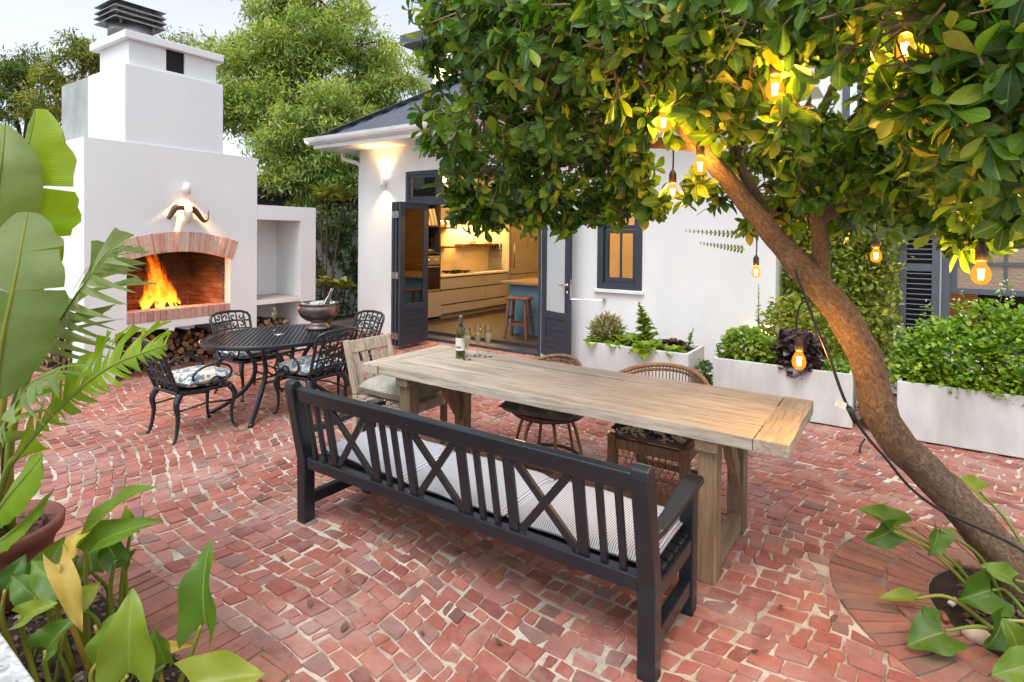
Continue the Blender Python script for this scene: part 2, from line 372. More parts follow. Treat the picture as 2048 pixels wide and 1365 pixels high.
def mortarmat():
    m, nt, b = newmat('mortar'); v = coords(nt)
    c = ramp(nt, noise(nt, v, 3.2, 6, .65), [(.26, (.13, .095, .07)), (.40, (.34, .28, .215)), (.53, (.52, .46, .385)), (.70, (.66, .62, .56))])
    c = mixc(nt, .5, c, ramp(nt, noise(nt, v, 34., 5, .7), [(.3, (.5, .48, .45)), (.6, (1, 1, 1))]), 'MULTIPLY')
    nt.links.new(c, b.inputs['Base Color']); b.inputs['Roughness'].default_value = .95; bump(nt, b, noise(nt, v, 60., 5), .6, .006)
mortarmat()
def terrazzomat():
    m, nt, b = newmat('terrazzo'); v = coords(nt); vo = N(nt, 'ShaderNodeTexVoronoi'); vo.inputs['Scale'].default_value = 55.; nt.links.new(v, vo.inputs[0])
    c = ramp(nt, vo.outputs['Color'], [(0., (.22, .23, .23)), (.3, (.40, .43, .45)), (.6, (.48, .51, .53)), (.95, (.66, .67, .67))])
    d = ramp(nt, noise(nt, v, 70., 2), [(.28, (.35, .35, .35)), (.36, (1, 1, 1))]); nt.links.new(mixc(nt, 1., c, d, 'MULTIPLY'), b.inputs['Base Color']); b.inputs['Roughness'].default_value = .35
terrazzomat()
glass('pane_glass', (.99, .99, .99), alpha=.0); glass('door_glass', (.9, .92, .92), alpha=1.4)
def frosted():
    m, nt, b = newmat('frosted_glass'); b.inputs['Base Color'].default_value = (.62, .68, .70, 1); b.inputs['Roughness'].default_value = .16
    tr = N(nt, 'ShaderNodeBsdfTranslucent'); tr.inputs[0].default_value = (.7, .78, .8, 1); ms = N(nt, 'ShaderNodeMixShader'); ms.inputs[0].default_value = .35
    nt.links.new(b.outputs[0], ms.inputs[1]); nt.links.new(tr.outputs[0], ms.inputs[2]); nt.links.new(ms.outputs[0], nt.nodes['Material Output'].inputs[0])
frosted()
# ------------------------------------------------------------------ ground and paving
tag(MB().box((-150, -150, -.5), (150, 150, -.03)).build('ground', 'ground_earth'), kind='structure')
patio = tag(MB().box((-10.2, -1.5, -.029), (4.5, 7.0, 0.)).build('patio', 'mortar'), kind='structure')
RC = np.array([.57, 3.42]); RH, RM, RO = .44, .615, .85
BX0, BX1, BY = -4.4, -2.12, 1.13
def warp(a, b):
    th = R_(-9); x = a*math.cos(th)-b*math.sin(th); y = a*math.sin(th)+b*math.cos(th)
    return np.array([x+.13*math.sin(1.1*b+.6)+.05*math.sin(3.1*b+a), y+.14*math.sin(.85*a+1.3)+.075*math.sin(2.3*a+.9*b)])
BR = []     # (polygon, top z, material)
def rag(q, jit):
    """quad -> slightly ragged eight-gon"""
    out = []
    for i in range(4):
        p, n = q[i], q[(i+1) % 4]; out.append(p)
        d = n-p; nr = np.array([d[1], -d[0]]); nr = nr/max(1e-6, np.linalg.norm(nr))
        for t in (random.uniform(.2, .38), random.uniform(.62, .8)): out.append(p+d*t+nr*random.uniform(-jit*.35, jit))
    return np.array(out)
b = -3.0
while b < 9.5:
    h = random.uniform(.074, .104); a = -10.5+random.random()*.1
    while a < 6.5:
        L = random.choice((.065, .08, .095, .11, .125, .145))*random.uniform(.88, 1.12)
        c = warp(a+L/2, b+h/2)
        if -9.9 < c[0] < 3.2 and .05 < c[1] < 6.95 and np.hypot(*(c-RC)) > RO-.01 and not (BX0-.02 < c[0] < BX1+.2 and c[1] < BY+.19):
            g = [random.uniform(.0012, .0065) for _ in range(4)]
            if random.random() < .24: g[random.randrange(4)] += random.uniform(.006, .020)
            j = .0045 if random.random() < .6 else .012
            q = [warp(*p) for p in ((a+g[0], b+g[1]), (a+L-g[2], b+g[1]), (a+L-g[2], b+h-g[3]), (a+g[0], b+h-g[3]))]
            q = [p+np.array([random.gauss(0, j), random.gauss(0, j)])*.8 for p in q]
            k = np.mean(q, 0); q = [k+(p-k)*random.uniform(.90, .995) for p in q]
            if np.hypot(*(k-RC)) < RO+.2: q = [p if np.hypot(*(p-RC)) > RO+.007 else RC+(p-RC)/np.hypot(*(p-RC))*(RO+random.uniform(.005, .011)) for p in q]
            if k[0] < BX1+.22: q = [np.array([p[0], max(p[1], BY+random.uniform(.219, .226))]) for p in q]
            x_, y_ = np.array(q).T
            if abs(np.dot(x_, np.roll(y_, 1))-np.dot(y_, np.roll(x_, 1)))/2 < .25*L*h: a += L; continue
            s = proj((c[0], c[1], 0.))
            if s[2] > .3 and -500 < s[0] < 2550 and s[1] < 1750: BR.append((rag(q, .0045), random.uniform(.003, .011), 'paving_brick'))
        a += L
    b += h
for r0, r1, wd in ((RH, RM-.006, .062), (RM+.006, RO, .07)):      # two rings of bricks on edge round the tree
    n = int(2*math.pi*(r0+r1)/2/wd)
    for i in range(n):
        w0 = 2*math.pi/n; an = i*w0+(.3 if r0 > .5 else 0)
        j = [random.uniform(-.006, .006) for _ in range(4)]; gp = .0035/((r0+r1)/2)+random.uniform(0, .004)
        q = [RC+(r+jj)*np.array([math.cos(t), math.sin(t)]) for r, t, jj in ((r0, an+gp, j[0]), (r1, an+gp, j[1]), (r1, an+w0-gp, j[2]), (r0, an+w0-gp, j[3]))]
        BR.append((rag(q, .0025), random.uniform(.004, .012), 'edge_brick'))
x = BX0
while x < BX1-.02:                                                  # soldier course along the planting bed
    w = random.uniform(.066, .08); j = [random.uniform(-.008, .008) for _ in range(4)]
    BR.append((rag([np.array(p) for p in ((x+.004, BY+j[0]), (x+w-.004, BY+j[1]), (x+w-.004, BY+.215+j[2]), (x+.004, BY+.215+j[3]))], .003), random.uniform(.005, .012), 'edge_brick')); x += w
y = .1
while y < BY+.2:
    w = random.uniform(.066, .08); j = [random.uniform(-.008, .008) for _ in range(4)]
    BR.append((rag([np.array(p) for p in ((BX1+j[0]+.01, y+.004), (BX1+.2+j[1], y+.004), (BX1+.2+j[2], y+w-.004), (BX1+.01+j[3], y+w-.004))], .003), random.uniform(.005, .012), 'edge_brick')); y += w
def vis_area(P):
    s = proj(np.c_[P, np.zeros(len(P))]); c = s.mean(0)
    if s[:, 2].min() < .2 or not (0 < c[0] < 2048 and 0 < c[1] < 1365): return 0.
    x_, y_ = s[:, 0], s[:, 1]; return abs(np.dot(x_, np.roll(y_, 1))-np.dot(y_, np.roll(x_, 1)))/2
def hidden(P):
    c = P.mean(0)
    return np.hypot(*(c-RC)) < 0 or (BX0 < c[0] < BX1 and c[1] < .9)
order = sorted(range(len(BR)), key=lambda i: -vis_area(BR[i][0]) if not hidden(BR[i][0]) else 0)
rest = {'paving_brick': MB(), 'edge_brick': MB()}
def brick_mesh(mb, P, z, tilt):
    n = len(P); c = P.mean(0)
    T = lambda k, zz: [(*(c+(p-c)*k), zz+tilt[0]*(p[0]-c[0])+tilt[1]*(p[1]-c[1])) for p in P]
    V = [(*p, -.012) for p in P]+T(1., z-.004)+T(.955, z)
    mb.add(V, [(l*n+i, l*n+(i+1) % n, (l+1)*n+(i+1) % n, (l+1)*n+i) for l in range(2) for i in range(n)]+[tuple(2*n+i for i in range(n))])
for k, i in enumerate(order):
    P, z, m = BR[i]; P = P if np.cross(P[3]-P[0], P[6]-P[0]) > 0 else P[::-1]; tl = (random.gauss(0, .02), random.gauss(0, .02))
    if k < 300: mb = MB(); brick_mesh(mb, P, z, tl); mb.build('brick', m, patio)
    else: brick_mesh(rest[m], P, z, tl)
for m, mb in rest.items(): tag(mb.build('bricks_beyond' if m == 'paving_brick' else 'edging_bricks', m, patio), kind='stuff')
mat('joint_dirt', (.27, .21, .16), .95, (.12, .09, .065), 8., .5)
V = [(RC[0]+r*math.cos(t), RC[1]+r*math.sin(t), .0025) for r in (RH-.01, RO+.004) for t in np.arange(48)*math.pi/24]
MB().add(V, [(i, (i+1) % 48, 48+(i+1) % 48, 48+i) for i in range(48)]).build('ring_bedding', 'joint_dirt', patio)
MB().add([(BX0, BY-.02, .0025), (BX1+.21, BY-.02, .0025), (BX1+.21, BY+.225, .0025), (BX0, BY+.225, .0025)], [(0, 1, 2, 3)]).build('edge_bedding', 'joint_dirt', patio)
# planting holes: soil and bark chips
def soil_sheet(name, fn_in, x0, x1, y0, y1, z, parent=None, chips=900, seed=3):
    def fz(u, v):
        x, y = x0+(x1-x0)*u, y0+(y1-y0)*v
        return (x, y, z+.018*math.sin(9*x+3*y)*math.cos(7*y)+.008*math.sin(31*x)*math.sin(27*y))
    o = tag(MB().grid(fz, 40, 40).build(name, 'soil', None, True), kind='structure')
    t = leaf_tpl(.03, .016, 2, 2, .3, .1, 'oval'); P = np.c_[rng.uniform(x0, x1, chips), rng.uniform(y0, y1, chips), np.full(chips, z+.022)]
    P = P[[fn_in(p) for p in P]]; k = len(P); P[:, 2] += rng.uniform(-.012, .012, k)
    Yd = unit(k); Yd[:, 2] *= .35; L = Leaves(); L.add(scatter(t, basis(Yd, np.tile([0, 0, 1.], (k, 1))+unit(k)*.4), P, rng.uniform(.5, 1.5, k)))
    tag(L.build('bark_mulch', 'bark_chip', o), kind='stuff')
    return o
soil_sheet('tree_pit_soil', lambda p: np.hypot(p[0]-RC[0], p[1]-RC[1]) < RH, RC[0]-RH*.72, RC[0]+RH*.72, RC[1]-RH*.72, RC[1]+RH*.72, .006)
MBp = MB().lathe([(RH-.005, -.01), (RH-.005, .004), (.2, .012), (0, .016)], (RC[0], RC[1], 0), 40); tag(MBp.build('tree_pit', 'soil', None, True), kind='structure')
soil_sheet('bed_soil', lambda p: BX0 < p[0] < BX1 and .1 < p[1] < BY-.01, BX0, BX1, .1, BY-.01, .02, chips=2600)
# ------------------------------------------------------------------ fireplace
XF = -7.30
fp = thing('fireplace', 'white plastered outdoor fireplace with brick arch and tall chimney', 'fireplace', (XF, 3.5, 0))
def zb(mb, y0, y1, z0, z1, x0=-9.4, x1=XF): return mb.box((x0, y0, z0), (x1, y1, z1))
A0, A1, AM = 2.937, 4.155, 3.546; RI = 1.9; ZC = 1.478-RI
arc = [(AM+RI*math.sin(t), ZC+RI*math.cos(t)) for t in np.linspace(-math.asin(.609/RI), math.asin(.609/RI), 25)]
mb = MB()
zb(mb, 2.526, 2.823, 0, .556, -7.62); zb(mb, 4.2, 4.533, 0, .556, -8.3)
zb(mb, 2.526, 4.533, .556, .65)
zb(mb, 2.526, A0, .65, 2.733); zb(mb, A1, 4.533, .65, 2.733)
poly = arc+[(A1, 2.733), (A0, 2.733)]; n = len(poly)
V = [(XF, y, z) for y, z in poly]+[(XF-.13, y, z) for y, z in poly]
mb.add(V, [tuple(range(n-1, -1, -1)), tuple(range(n, 2*n))]+[(i, (i+1) % n, n+(i+1) % n, n+i) for i in range(n)])
zb(mb, A0, A1, 2.5, 2.733, -9.4, XF-.131); zb(mb, A0, A1, .65, 2.5, -9.4, -8.35)
zb(mb, 2.63, 4.2, 0, .556, -9.4, -9.2)
mb.build('body', 'fire_wall', fp)
mb = MB(); zb(mb, A0, A1, 1.7, 1.74, -8.35, XF-.132); mb.build('smoke_hood', 'soot_black', fp)
nb = 36
for i in range(nb):                                                  # voussoirs
    t0 = -R_(19.6)+R_(39.2)*i/nb; t1 = t0+R_(39.2)/nb; e = .0016; V = []
    for xx in (XF-.09, XF+random.uniform(.004, .008)):
        for r, t in ((RI-.003, t0+e), (RI+.243+random.uniform(-.004, .004), t0+e), (RI+.243, t1-e), (RI-.003, t1-e)): V.append((xx, AM+r*math.sin(t), ZC+r*math.cos(t)))
    MB().add(V, [(0, 1, 2, 3), (7, 6, 5, 4), (0, 4, 5, 1), (1, 5, 6, 2), (2, 6, 7, 3), (3, 7, 4, 0)]).build('arch_brick', 'arch_brick', fp, bevel=.004)
n = 17
for i in range(n):                                                   # ledge of bricks on end
    w = (A1-A0)/n; MB().box((XF-.22, A0+i*w+.002, .652), (XF+random.uniform(.003, .008), A0+(i+1)*w-.002, .785+random.uniform(-.002, .002))).build('ledge_brick', 'hearth_brick', fp, bevel=.005)
mb = MB(); zb(mb, A0, A1, .652, .70, -8.34, XF-.225); mb.build('hearth_floor', 'hearth_brick', fp)
for side in (0, 1, 2):                                               # firebox lining, course by course
    z = .702; row = 0
    while z < 1.68:
        lo, hi = (A0+.03, A1-.03) if side == 0 else (-8.33, -7.43); a = lo-(.11 if row % 2 else 0)
        while a < hi-.01:
            p, q = max(a+.003, lo), min(a+.222, hi); d = random.uniform(0, .006)
            if q-p > .02:
                if side == 0: MB().box((-8.345, p, z), (-8.30+d, q, z+.062)).build('firebox_brick', 'firebox_brick', fp)
                else:
                    y0, y1 = (A0-.01, A0+.028+d) if side == 1 else (A1-.028-d, A1+.01)
                    MB().box((p, y0, z), (q, y1, z+.062)).build('firebox_brick', 'firebox_brick', fp)
            a += .225
        z += .07; row += 1
# side niche
mb = MB(); zb(mb, 4.535, 5.485, 1.9, 2.1, -7.95); zb(mb, 5.222, 5.485, 0, 1.899, -7.95); zb(mb, 4.535, 5.221, .722, .785, -7.95); zb(mb, 4.535, 5.221, .786, 1.899, -7.95, -7.88); zb(mb, 4.535, 5.221, 0, .721, -7.95, -7.9)
mb.build('niche', 'fire_wall', fp)
mb = MB(); zb(mb, 4.54, 5.218, .786, .798, -7.878, XF-.03); mb.build('niche_tile', 'tile_tan', fp)
# chimney
mb = MB(); zb(mb, 2.927, 4.066, 2.734, 3.632, -8.35, XF-.02); mb.build('chimney_stack', 'fire_wall', fp, bevel=.006)
mb = MB(); zb(mb, 2.935, 4.06, 2.734, 3.625, -9.21, -8.351); mb.build('rear_stack', 'grey_plaster', fp)
mb = MB()
for y0, y1 in ((2.985, 3.389), (3.605, 4.0)): zb(mb, y0, y1, 3.633, 3.925, -8.15, XF-.07)
zb(mb, 3.389, 3.605, 3.633, 3.665, -8.15, XF-.07); zb(mb, 3.389, 3.605, 3.666, 3.925, -8.15, -7.7)
mb.build('chimney_neck', 'fire_wall', fp)
mb = MB(); zb(mb, 3.39, 3.604, 3.667, 3.923, -7.69, -7.39); mb.build('smoke_vent', 'soot_black', fp)  # plain black block fills the vent opening
mb = MB(); zb(mb, 2.925, 4.07, 3.926, 4.015, -8.30, XF-.01); mb.build('chimney_cap', 'fire_wall', fp, bevel=.006)
FC = (-7.90, 3.22)
fl = MB().lathe([(.0, 4.016), (.235, 4.016), (.235, 4.14), (.238, 4.145), (.235, 4.15), (.235, 4.24), (0, 4.25)], (*FC, 0), 36).build('flue', 'galvanised', fp, True)
for i, (z, s) in enumerate(((4.24, .285), (4.305, .29), (4.37, .285))):
    mb = MB()
    for k in range(4):
        c, sn = math.cos(k*math.pi/2), math.sin(k*math.pi/2)
        P = []
        for (r, w, dz) in ((s, s, 0.), (s-.08, s-.08, .06)):
            for e in (-1, 1): P.append((r, e*w, z+dz))
        P += [(x_, y_, z_-.012) for x_, y_, z_ in P]
        mb.add([(FC[0]+c*x_-sn*y_, FC[1]+sn*x_+c*y_, z_) for x_, y_, z_ in P], [(0, 1, 3, 2), (4, 6, 7, 5), (0, 4, 5, 1), (2, 3, 7, 6)])
    mb.build('cowl_louvre', 'galvanised', fl)
s = .29; z = 4.435
MB().add([(FC[0]-s, FC[1]-s, z), (FC[0]+s, FC[1]-s, z), (FC[0]+s, FC[1]+s, z), (FC[0]-s, FC[1]+s, z), (FC[0], FC[1], z+.10)], [(0, 1, 4), (1, 2, 4), (2, 3, 4), (3, 0, 4), (3, 2, 1, 0)]).build('cowl_cap', 'galvanised', fl)
for i in (-1, 1):
    for j in (-1, 1): MB().bar((FC[0]+i*.18, FC[1]+j*.18, 4.20), (FC[0]+i*.18, FC[1]+j*.18, 4.44), .02, .02).build('cowl_strut', 'galvanised', fl)
# ------------------------------------------------------------------ house
YW, YI = 6.93, 7.18; D0, D1, DT = -6.87, -4.2, 2.76; W0, W1, WB, WT = -3.33, -2.708, 1.02, 2.5; HL, HR, HT = -8.0, -1.15, 3.2; FZ = .1
hs_ = thing('house', 'white single storey kitchen wing with dark hip roof and folding doors', 'house', (-4.6, YW, 0))
mb = MB()
for x0, x1, z0, z1 in ((HL, D0, 0, HT), (D0, D1, DT, HT), (D1, W0, 0, HT), (W0, W1, 0, WB), (W0, W1, WT, HT), (W1, HR, 0, HT)): mb.box((x0, YW, z0), (x1, YI, z1))
mb.box((HL, YI, 0), (HL+.25, 12.4, HT)); mb.box((HR-.25, YI, 0), (HR, 12.4, HT)); mb.box((HL+.25, 12.15, 0), (HR-.25, 12.4, HT))
mb.build('wall', 'white_wall', hs_)
MB().box((HL+.251, YI, 3.0), (HR-.251, 12.149, 3.19)).build('ceiling', 'ceiling_white', hs_)
mb = MB(); mb.box((HL+.251, YI+.001, FZ), (HL+.262, 12.149, 2.999)); mb.box((HL+.263, 12.138, FZ), (HR-.262, 12.149, 2.999)); mb.box((HR-.262, YI+.001, FZ), (HR-.251, 12.137, 2.999))
mb.build('inner_lining', 'kitchen_wall', hs_)
tag(MB().box((HL+.25, YI, -.02), (HR-.25, 12.15, FZ)).build('kitchen_floor', 'dark_floor'), kind='structure')
MB().box((D0, YW-.03, -.01), (D1, YI, .05)).build('threshold', 'door_paint', hs_, bevel=.004)
# roof
EX0, EX1, EY0, EY1, EZ, SL = -8.57, -.7, 6.40, 12.9, 3.36, .655
def roof_slope(front):
    mb = MB(); st = .04; mid = (EY0+EY1)/2; V = []; Q = []
    a0, a1 = (EX0, EX1) if front else (EY0, EY1); k = int((a1-a0)/st)
    for i in range(k+1):
        a = a0+(a1-a0)*i/k; d = min(a-a0, a1-a, mid-EY0); o = .012*math.sin(2*math.pi*i/5.)
        for t in (0, 1):
            q = d*t
            V.append((a, EY0+q, EZ+q*SL+o) if front else (EX0+q, a, EZ+q*SL+o))
        if i: Q.append((2*i-2, 2*i, 2*i+1, 2*i-1) if front else (2*i-2, 2*i-1, 2*i+1, 2*i))
    return mb.add(V, Q)
rf = roof_slope(True).build('roof', 'roof_metal', hs_)
roof_slope(False).build('roof_side', 'roof_metal', hs_)
mid = (EY0+EY1)/2-EY0
MB().bar((EX0+.02, EY0+.02, EZ+.035), (EX0+mid, EY0+mid, EZ+mid*SL+.035), .30, .012).build('hip_cap', 'roof_metal', rf)
mb = MB(); mb.box((EX0-.02, EY0-.0, 3.205), (EX1, EY0+.03, EZ-.01)); mb.box((EX0-.02, EY0+.031, 3.205), (EX0+.01, EY1, EZ-.01)); mb.build('fascia', 'gutter_white', hs_)
prof = [(0, 0), (-.03, -.002), (-.055, .02), (-.085, .03), (-.105, .065), (-.118, .115), (-.108, .118), (-.095, .07), (-.06, .045), (0, .02)]
def gutter(p0, p1, outd):
    V = []
    for p in (p0, p1): V += [(p[0]-outd[0]*a, p[1]-outd[1]*a, p[2]+b_) for a, b_ in prof]
    n = len(prof); return MB().add(V, [(i, (i+1) % n, n+(i+1) % n, n+i) for i in range(n)]+[tuple(range(n)), tuple(range(2*n-1, n-1, -1))])
gutter((EX0-.14, EY0, 3.27), (EX1, EY0, 3.27), (0, -1)).build('gutter', 'gutter_white', hs_)
gutter((EX0-.021, EY0-.12, 3.27), (EX0-.021, EY1, 3.27), (-1, 0)).build('gutter', 'gutter_white', hs_)
MB().box((EX0+.011, EY0+.031, 3.202), (EX1, YW, 3.215)).build('soffit', 'gutter_white', hs_)
MB().box((EX0+.011, YW, 3.202), (HL, EY1, 3.215)).build('soffit', 'gutter_white', hs_)
MB().tube(bez([(EX0+.05, 7.0, 3.22), (EX0+.06, 7.0, 3.1), (HL-.25, 7.0, 3.02), (HL-.06, 7.0, 2.93), (HL-.05, 7.0, 2.6), (HL-.05, 7.0, .1)]), .04, 10).build('downpipe', 'gutter_white', hs_, True)
# joinery helpers
def frame_xz(mb, x0, x1, z0, z1, y0, y1, w, wb=None, wt=None):
    wb = w if wb is None else wb; wt = w if wt is None else wt
    mb.box((x0, y0, z0), (x0+w, y1, z1)); mb.box((x1-w, y0, z0), (x1, y1, z1)); mb.box((x0+w, y0, z0), (x1-w, y1, z0+wb)); mb.box((x0+w, y0, z1-wt), (x1-w, y1, z1)); return mb
df = frame_xz(MB(), D0, D1, .051, DT, YW+.02, YW+.14, .06, .001).build('door_frame', 'door_paint', hs_, bevel=.004)
MB().box((D0+.06, YW+.022, 2.20), (D1-.06, YW+.138, 2.285)).build('transom_rail', 'door_paint', df, bevel=.004)
nt_ = 4; wt = (D1-D0-.12)/nt_
for i in range(nt_):
    x0 = D0+.06+i*wt; o = frame_xz(MB(), x0+.004, x0+wt-.004, 2.288, DT-.062, YW+.03, YW+.09, .05).build('transom_window', 'door_paint', hs_, bevel=.004)
    MB().box((x0+.054, YW+.055, 2.338), (x0+wt-.054, YW+.061, DT-.112)).build('pane', 'pane_glass', o)
    MB().box((x0+wt/2-.05, YW+.0, 2.30), (x0+wt/2-.03, YW+.03, 2.312)).build('stay', 'steel', o) if i == 1 else None
def door_leaf(label, w, h, panel_z, glassm, loc, rz, handle=True, hinges=False):
    """leaf in its own frame: x along the leaf from the hinge, z up, y thickness"""
    d = bpy.data.objects.new('door', None); COL.objects.link(d); d.parent = hs_; d.location = np.array(loc)-off(hs_); d.rotation_euler = (0, 0, rz); d['label'] = label; OFF[d.name] = np.zeros(3)
    st = .10; mb = frame_xz(MB(), 0, w, 0, h, -.022, .022, st, .11, .10); mb.box((st, -.022, panel_z), (w-st, .022, panel_z+.10))
    mb.build('leaf_frame', 'door_paint', d, bevel=.004)
    k = 5; ph = (panel_z-.11)/k
    for i in range(k): MB().box((st, -.012, .11+i*ph+.003), (w-st, .012, .11+(i+1)*ph-.003)).build('panel_board', 'door_paint', d, bevel=.005)
    MB().box((st, -.004, panel_z+.10), (w-st, .004, h-.10)).build('pane', glassm, d)
    if handle:
        mb = MB(); xx = w-.05
        for s in (-1, 1): mb.tube([(xx, s*.022, 1.0), (xx, s*.06, 1.0)], .011, 10); mb.tube(bez([(xx, s*.058, 1.0), (xx-.05, s*.062, 1.003), (xx-.125, s*.058, 1.0)], 4), [.01]*8+[.008], 8); mb.lathe([(.0, .955)], (0, 0, 0)) if 0 else None; mb.tube([(xx, s*.022, .90), (xx, s*.03, .90)], .024, 14); mb.tube([(xx, s*.022, 1.0), (xx, s*.028, 1.0)], .026, 14)
        mb.build('handle', 'steel', d, True)
        MB().box((w, -.015, .84), (w+.003, .015, 1.08)).build('lock_plate', 'steel', d)
    if hinges:
        for z in (.15, 1.05, 1.95): MB().box((-.012, -.06, z-.05), (-.001, .0, z+.05)).build('hinge', 'steel', d, bevel=.003)
    return d
hinge = np.array([-4.16, 6.90]); free = np.array([-3.60, 6.69]); v_ = free-hinge
door_leaf('right leaf folded back against the wall, with frosted pane and lever handle', .60, 2.14, .52, 'frosted_glass', (hinge[0], hinge[1], .055), math.atan2(v_[1], v_[0]))
near = G(797, 695, .05); door_leaf('open left leaf standing out from the wall', .62, 2.14, .52, 'door_glass', (near[0], near[1], .055), R_(91), False)
door_leaf('leaf folded behind the open left leaf', .62, 2.14, .52, 'pane_glass', (near[0]-.075, near[1]+.0, .055), R_(91), False, True)
door_leaf('outermost folded leaf at the left jamb', .62, 2.14, .52, 'pane_glass', (near[0]-.16, near[1]+.02, .055), R_(91), False, True)
hk = PY(1210, 600, YW)
mb = MB().tube([(free[0], free[1], hk[2]+.0), (hk[0], hk[1]-.05, hk[2])], .006, 6); mb.lathe([(0, -.02), (.02, -.02), (.02, .02), (0, .02)], (hk[0], hk[1]-.04, hk[2]), 10); mb.box((hk[0]-.012, hk[1]-.04, hk[2]-.012), (hk[0]+.012, hk[1], hk[2]+.012)); mb.build('door_stay', 'steel', hs_)
# sash window
wf = frame_xz(MB(), W0, W1, WB, WT, YW-.015, YW+.10, .085).build('window', 'door_paint', hs_, bevel=.004)
frame_xz(MB(), W0+.087, W1-.087, WB+.087, 1.80, YW+.03, YW+.075, .055, .065, .05).build('sash', 'door_paint', wf, bevel=.003)
frame_xz(MB(), W0+.087, W1-.087, 1.803, WT-.087, YW+.076, YW+.11, .055).build('sash', 'door_paint', wf, bevel=.003)
xm = (W0+W1)/2
for z0, z1, yy in ((WB+.15, 1.75, YW+.05), (1.86, WT-.142, YW+.093)):
    MB().box((xm-.012, yy-.012, z0), (xm+.012, yy+.012, z1)).build('glazing_bar', 'door_paint', wf)
    for a, c in ((W0+.142, xm-.012), (xm+.012, W1-.142)): MB().box((a, yy-.003, z0), (c, yy+.003, z1)).build('pane', 'pane_glass', wf)
MB().box((W0-.03, YW-.045, .975), (W1+.03, YW+.02, WB-.001)).build('sill', 'white_wall', wf, bevel=.005)
# ------------------------------------------------------------------ kitchen
KX = -7.2
oven = thing('oven_tower', 'tall dark kitchen tower with built-in oven, books and coffee machine', 'oven', (KX, 7.9, FZ))
T0, T1 = 7.42, 8.21
mb = MB()
for y0, y1 in ((T0, T0+.03), (T1-.03, T1)): mb.box((-7.73, y0, FZ), (KX, y1, 2.33))
for z in (FZ, .60, 1.36, 1.86, 2.3): mb.box((-7.73, T0+.03, z), (KX, T1-.03, z+.03))
mb.box((-7.735, T0+.03, FZ+.03), (-7.70, T1-.03, 2.3)); mb.build('carcass', 'dark_fence', oven)
MB().box((KX-.02, T0+.02, FZ+.08), (KX+.02, T1-.005, .64)).build('lower_door', 'cabinet_paint', oven, bevel=.004)
od = MB().box((KX-.40, T0+.035, .66), (KX+.012, T1-.032, 1.16)).build('oven_door', 'oven_black', oven, bevel=.006)
MB().tube([(KX+.05, T0+.1, 1.12), (KX+.05, T1-.1, 1.12)], .012, 8).build('handle', 'steel', od, True)
MB().box((KX-.40, T0+.035, 1.163), (KX+.015, T1-.032, 1.32)).build('control_panel', 'fridge_steel', oven, bevel=.004)
for i in range(3): MB().tube([(KX+.015, T1-.15-i*.2, 1.24), (KX+.04, T1-.15-i*.2, 1.24)], .022, 12).build('knob', 'steel', oven, True)
MB().box((KX-.39, T0+.036, .652), (KX+.016, T1-.033, .70)).build('warming_drawer', 'fridge_steel', oven)
cols = [(.55, .45, .32), (.22, .30, .33), (.60, .55, .46), (.35, .12, .09), (.65, .62, .55), (.28, .33, .22), (.60, .48, .30), (.2, .2, .24), (.62, .57, .5)]
nm = ['tan', 'slate', 'cream', 'maroon', 'white', 'olive', 'ochre', 'navy', 'ivory']
a = T1-.05
for i in range(9):
    newmat('book_%d' % i)[2].inputs['Base Color'].default_value = (*cols[i], 1); w = random.uniform(.035, .06); h = random.uniform(.26, .36)
    d = .10 if i < 5 else .0
    MB_ = MB().add([(KX-.25, a-w, 1.892), (KX-.03, a-w, 1.892), (KX-.03, a, 1.892), (KX-.25, a, 1.892), (KX-.25, a-w-d, 1.892+h), (KX-.03, a-w-d, 1.892+h), (KX-.03, a-d, 1.892+h), (KX-.25, a-d, 1.892+h)], [(0, 3, 2, 1), (4, 5, 6, 7), (0, 1, 5, 4), (1, 2, 6, 5), (2, 3, 7, 6), (3, 0, 4, 7)])
    tag(MB_.build('book', 'book_%d' % i, None, bevel=.003), 'upright %s cookbook on the tower shelf above the oven' % nm[i], 'book', 'books above the oven'); a -= w+.004
cm = thing('coffee_machine', 'black coffee machine in the niche above the oven', 'coffee machine', (KX-.25, 8.0, 1.39))
MB().box((KX-.42, 7.88, 1.39), (KX-.08, 8.15, 1.44)).build('base', 'steel', cm, bevel=.01); MB().lathe([(0, 0), (.12, 0), (.13, .10), (.12, .22), (.06, .28), (0, .29)], (KX-.25, 8.015, 1.44), 20).build('body', 'oven_black', cm, True)
MB().box((KX-.13, 7.98, 1.58), (KX-.03, 8.05, 1.65)).build('spout', 'oven_black', cm, bevel=.008)
cab = thing('kitchen_cabinet', 'long run of grey-beige drawers under pale stone worktop', 'cabinet', (KX, 9.3, FZ))
C0, C1 = T1+.003, 10.44
MB().box((-7.73, C0, FZ+.10), (KX-.025, C1, .885)).build('carcass', 'dark_fence', cab)
MB().box((-7.73, C0, FZ), (KX-.08, C1, FZ+.099)).build('plinth', 'cabinet_paint', cab)
MB().box((-7.733, C0, .905), (KX+.02, C1, .945)).build('worktop', 'counter_stone', cab, bevel=.004)
for y0, y1 in ((C0+.002, 9.62), (9.625, C1-.002)):
    for z0, z1 in ((FZ+.105, .36), (.385, .645), (.67, .88)): MB().box((KX-.024, y0, z0), (KX, y1, z1)).build('drawer', 'cabinet_paint', cab, bevel=.003)
hb = thing('gas_hob', 'black gas hob grates on the pale worktop', 'hob', (KX-.3, 9.0, .945))
MB().box((KX-.5, 8.68, .946), (KX-.08, 9.36, .955)).build('plate', 'oven_black', hb)
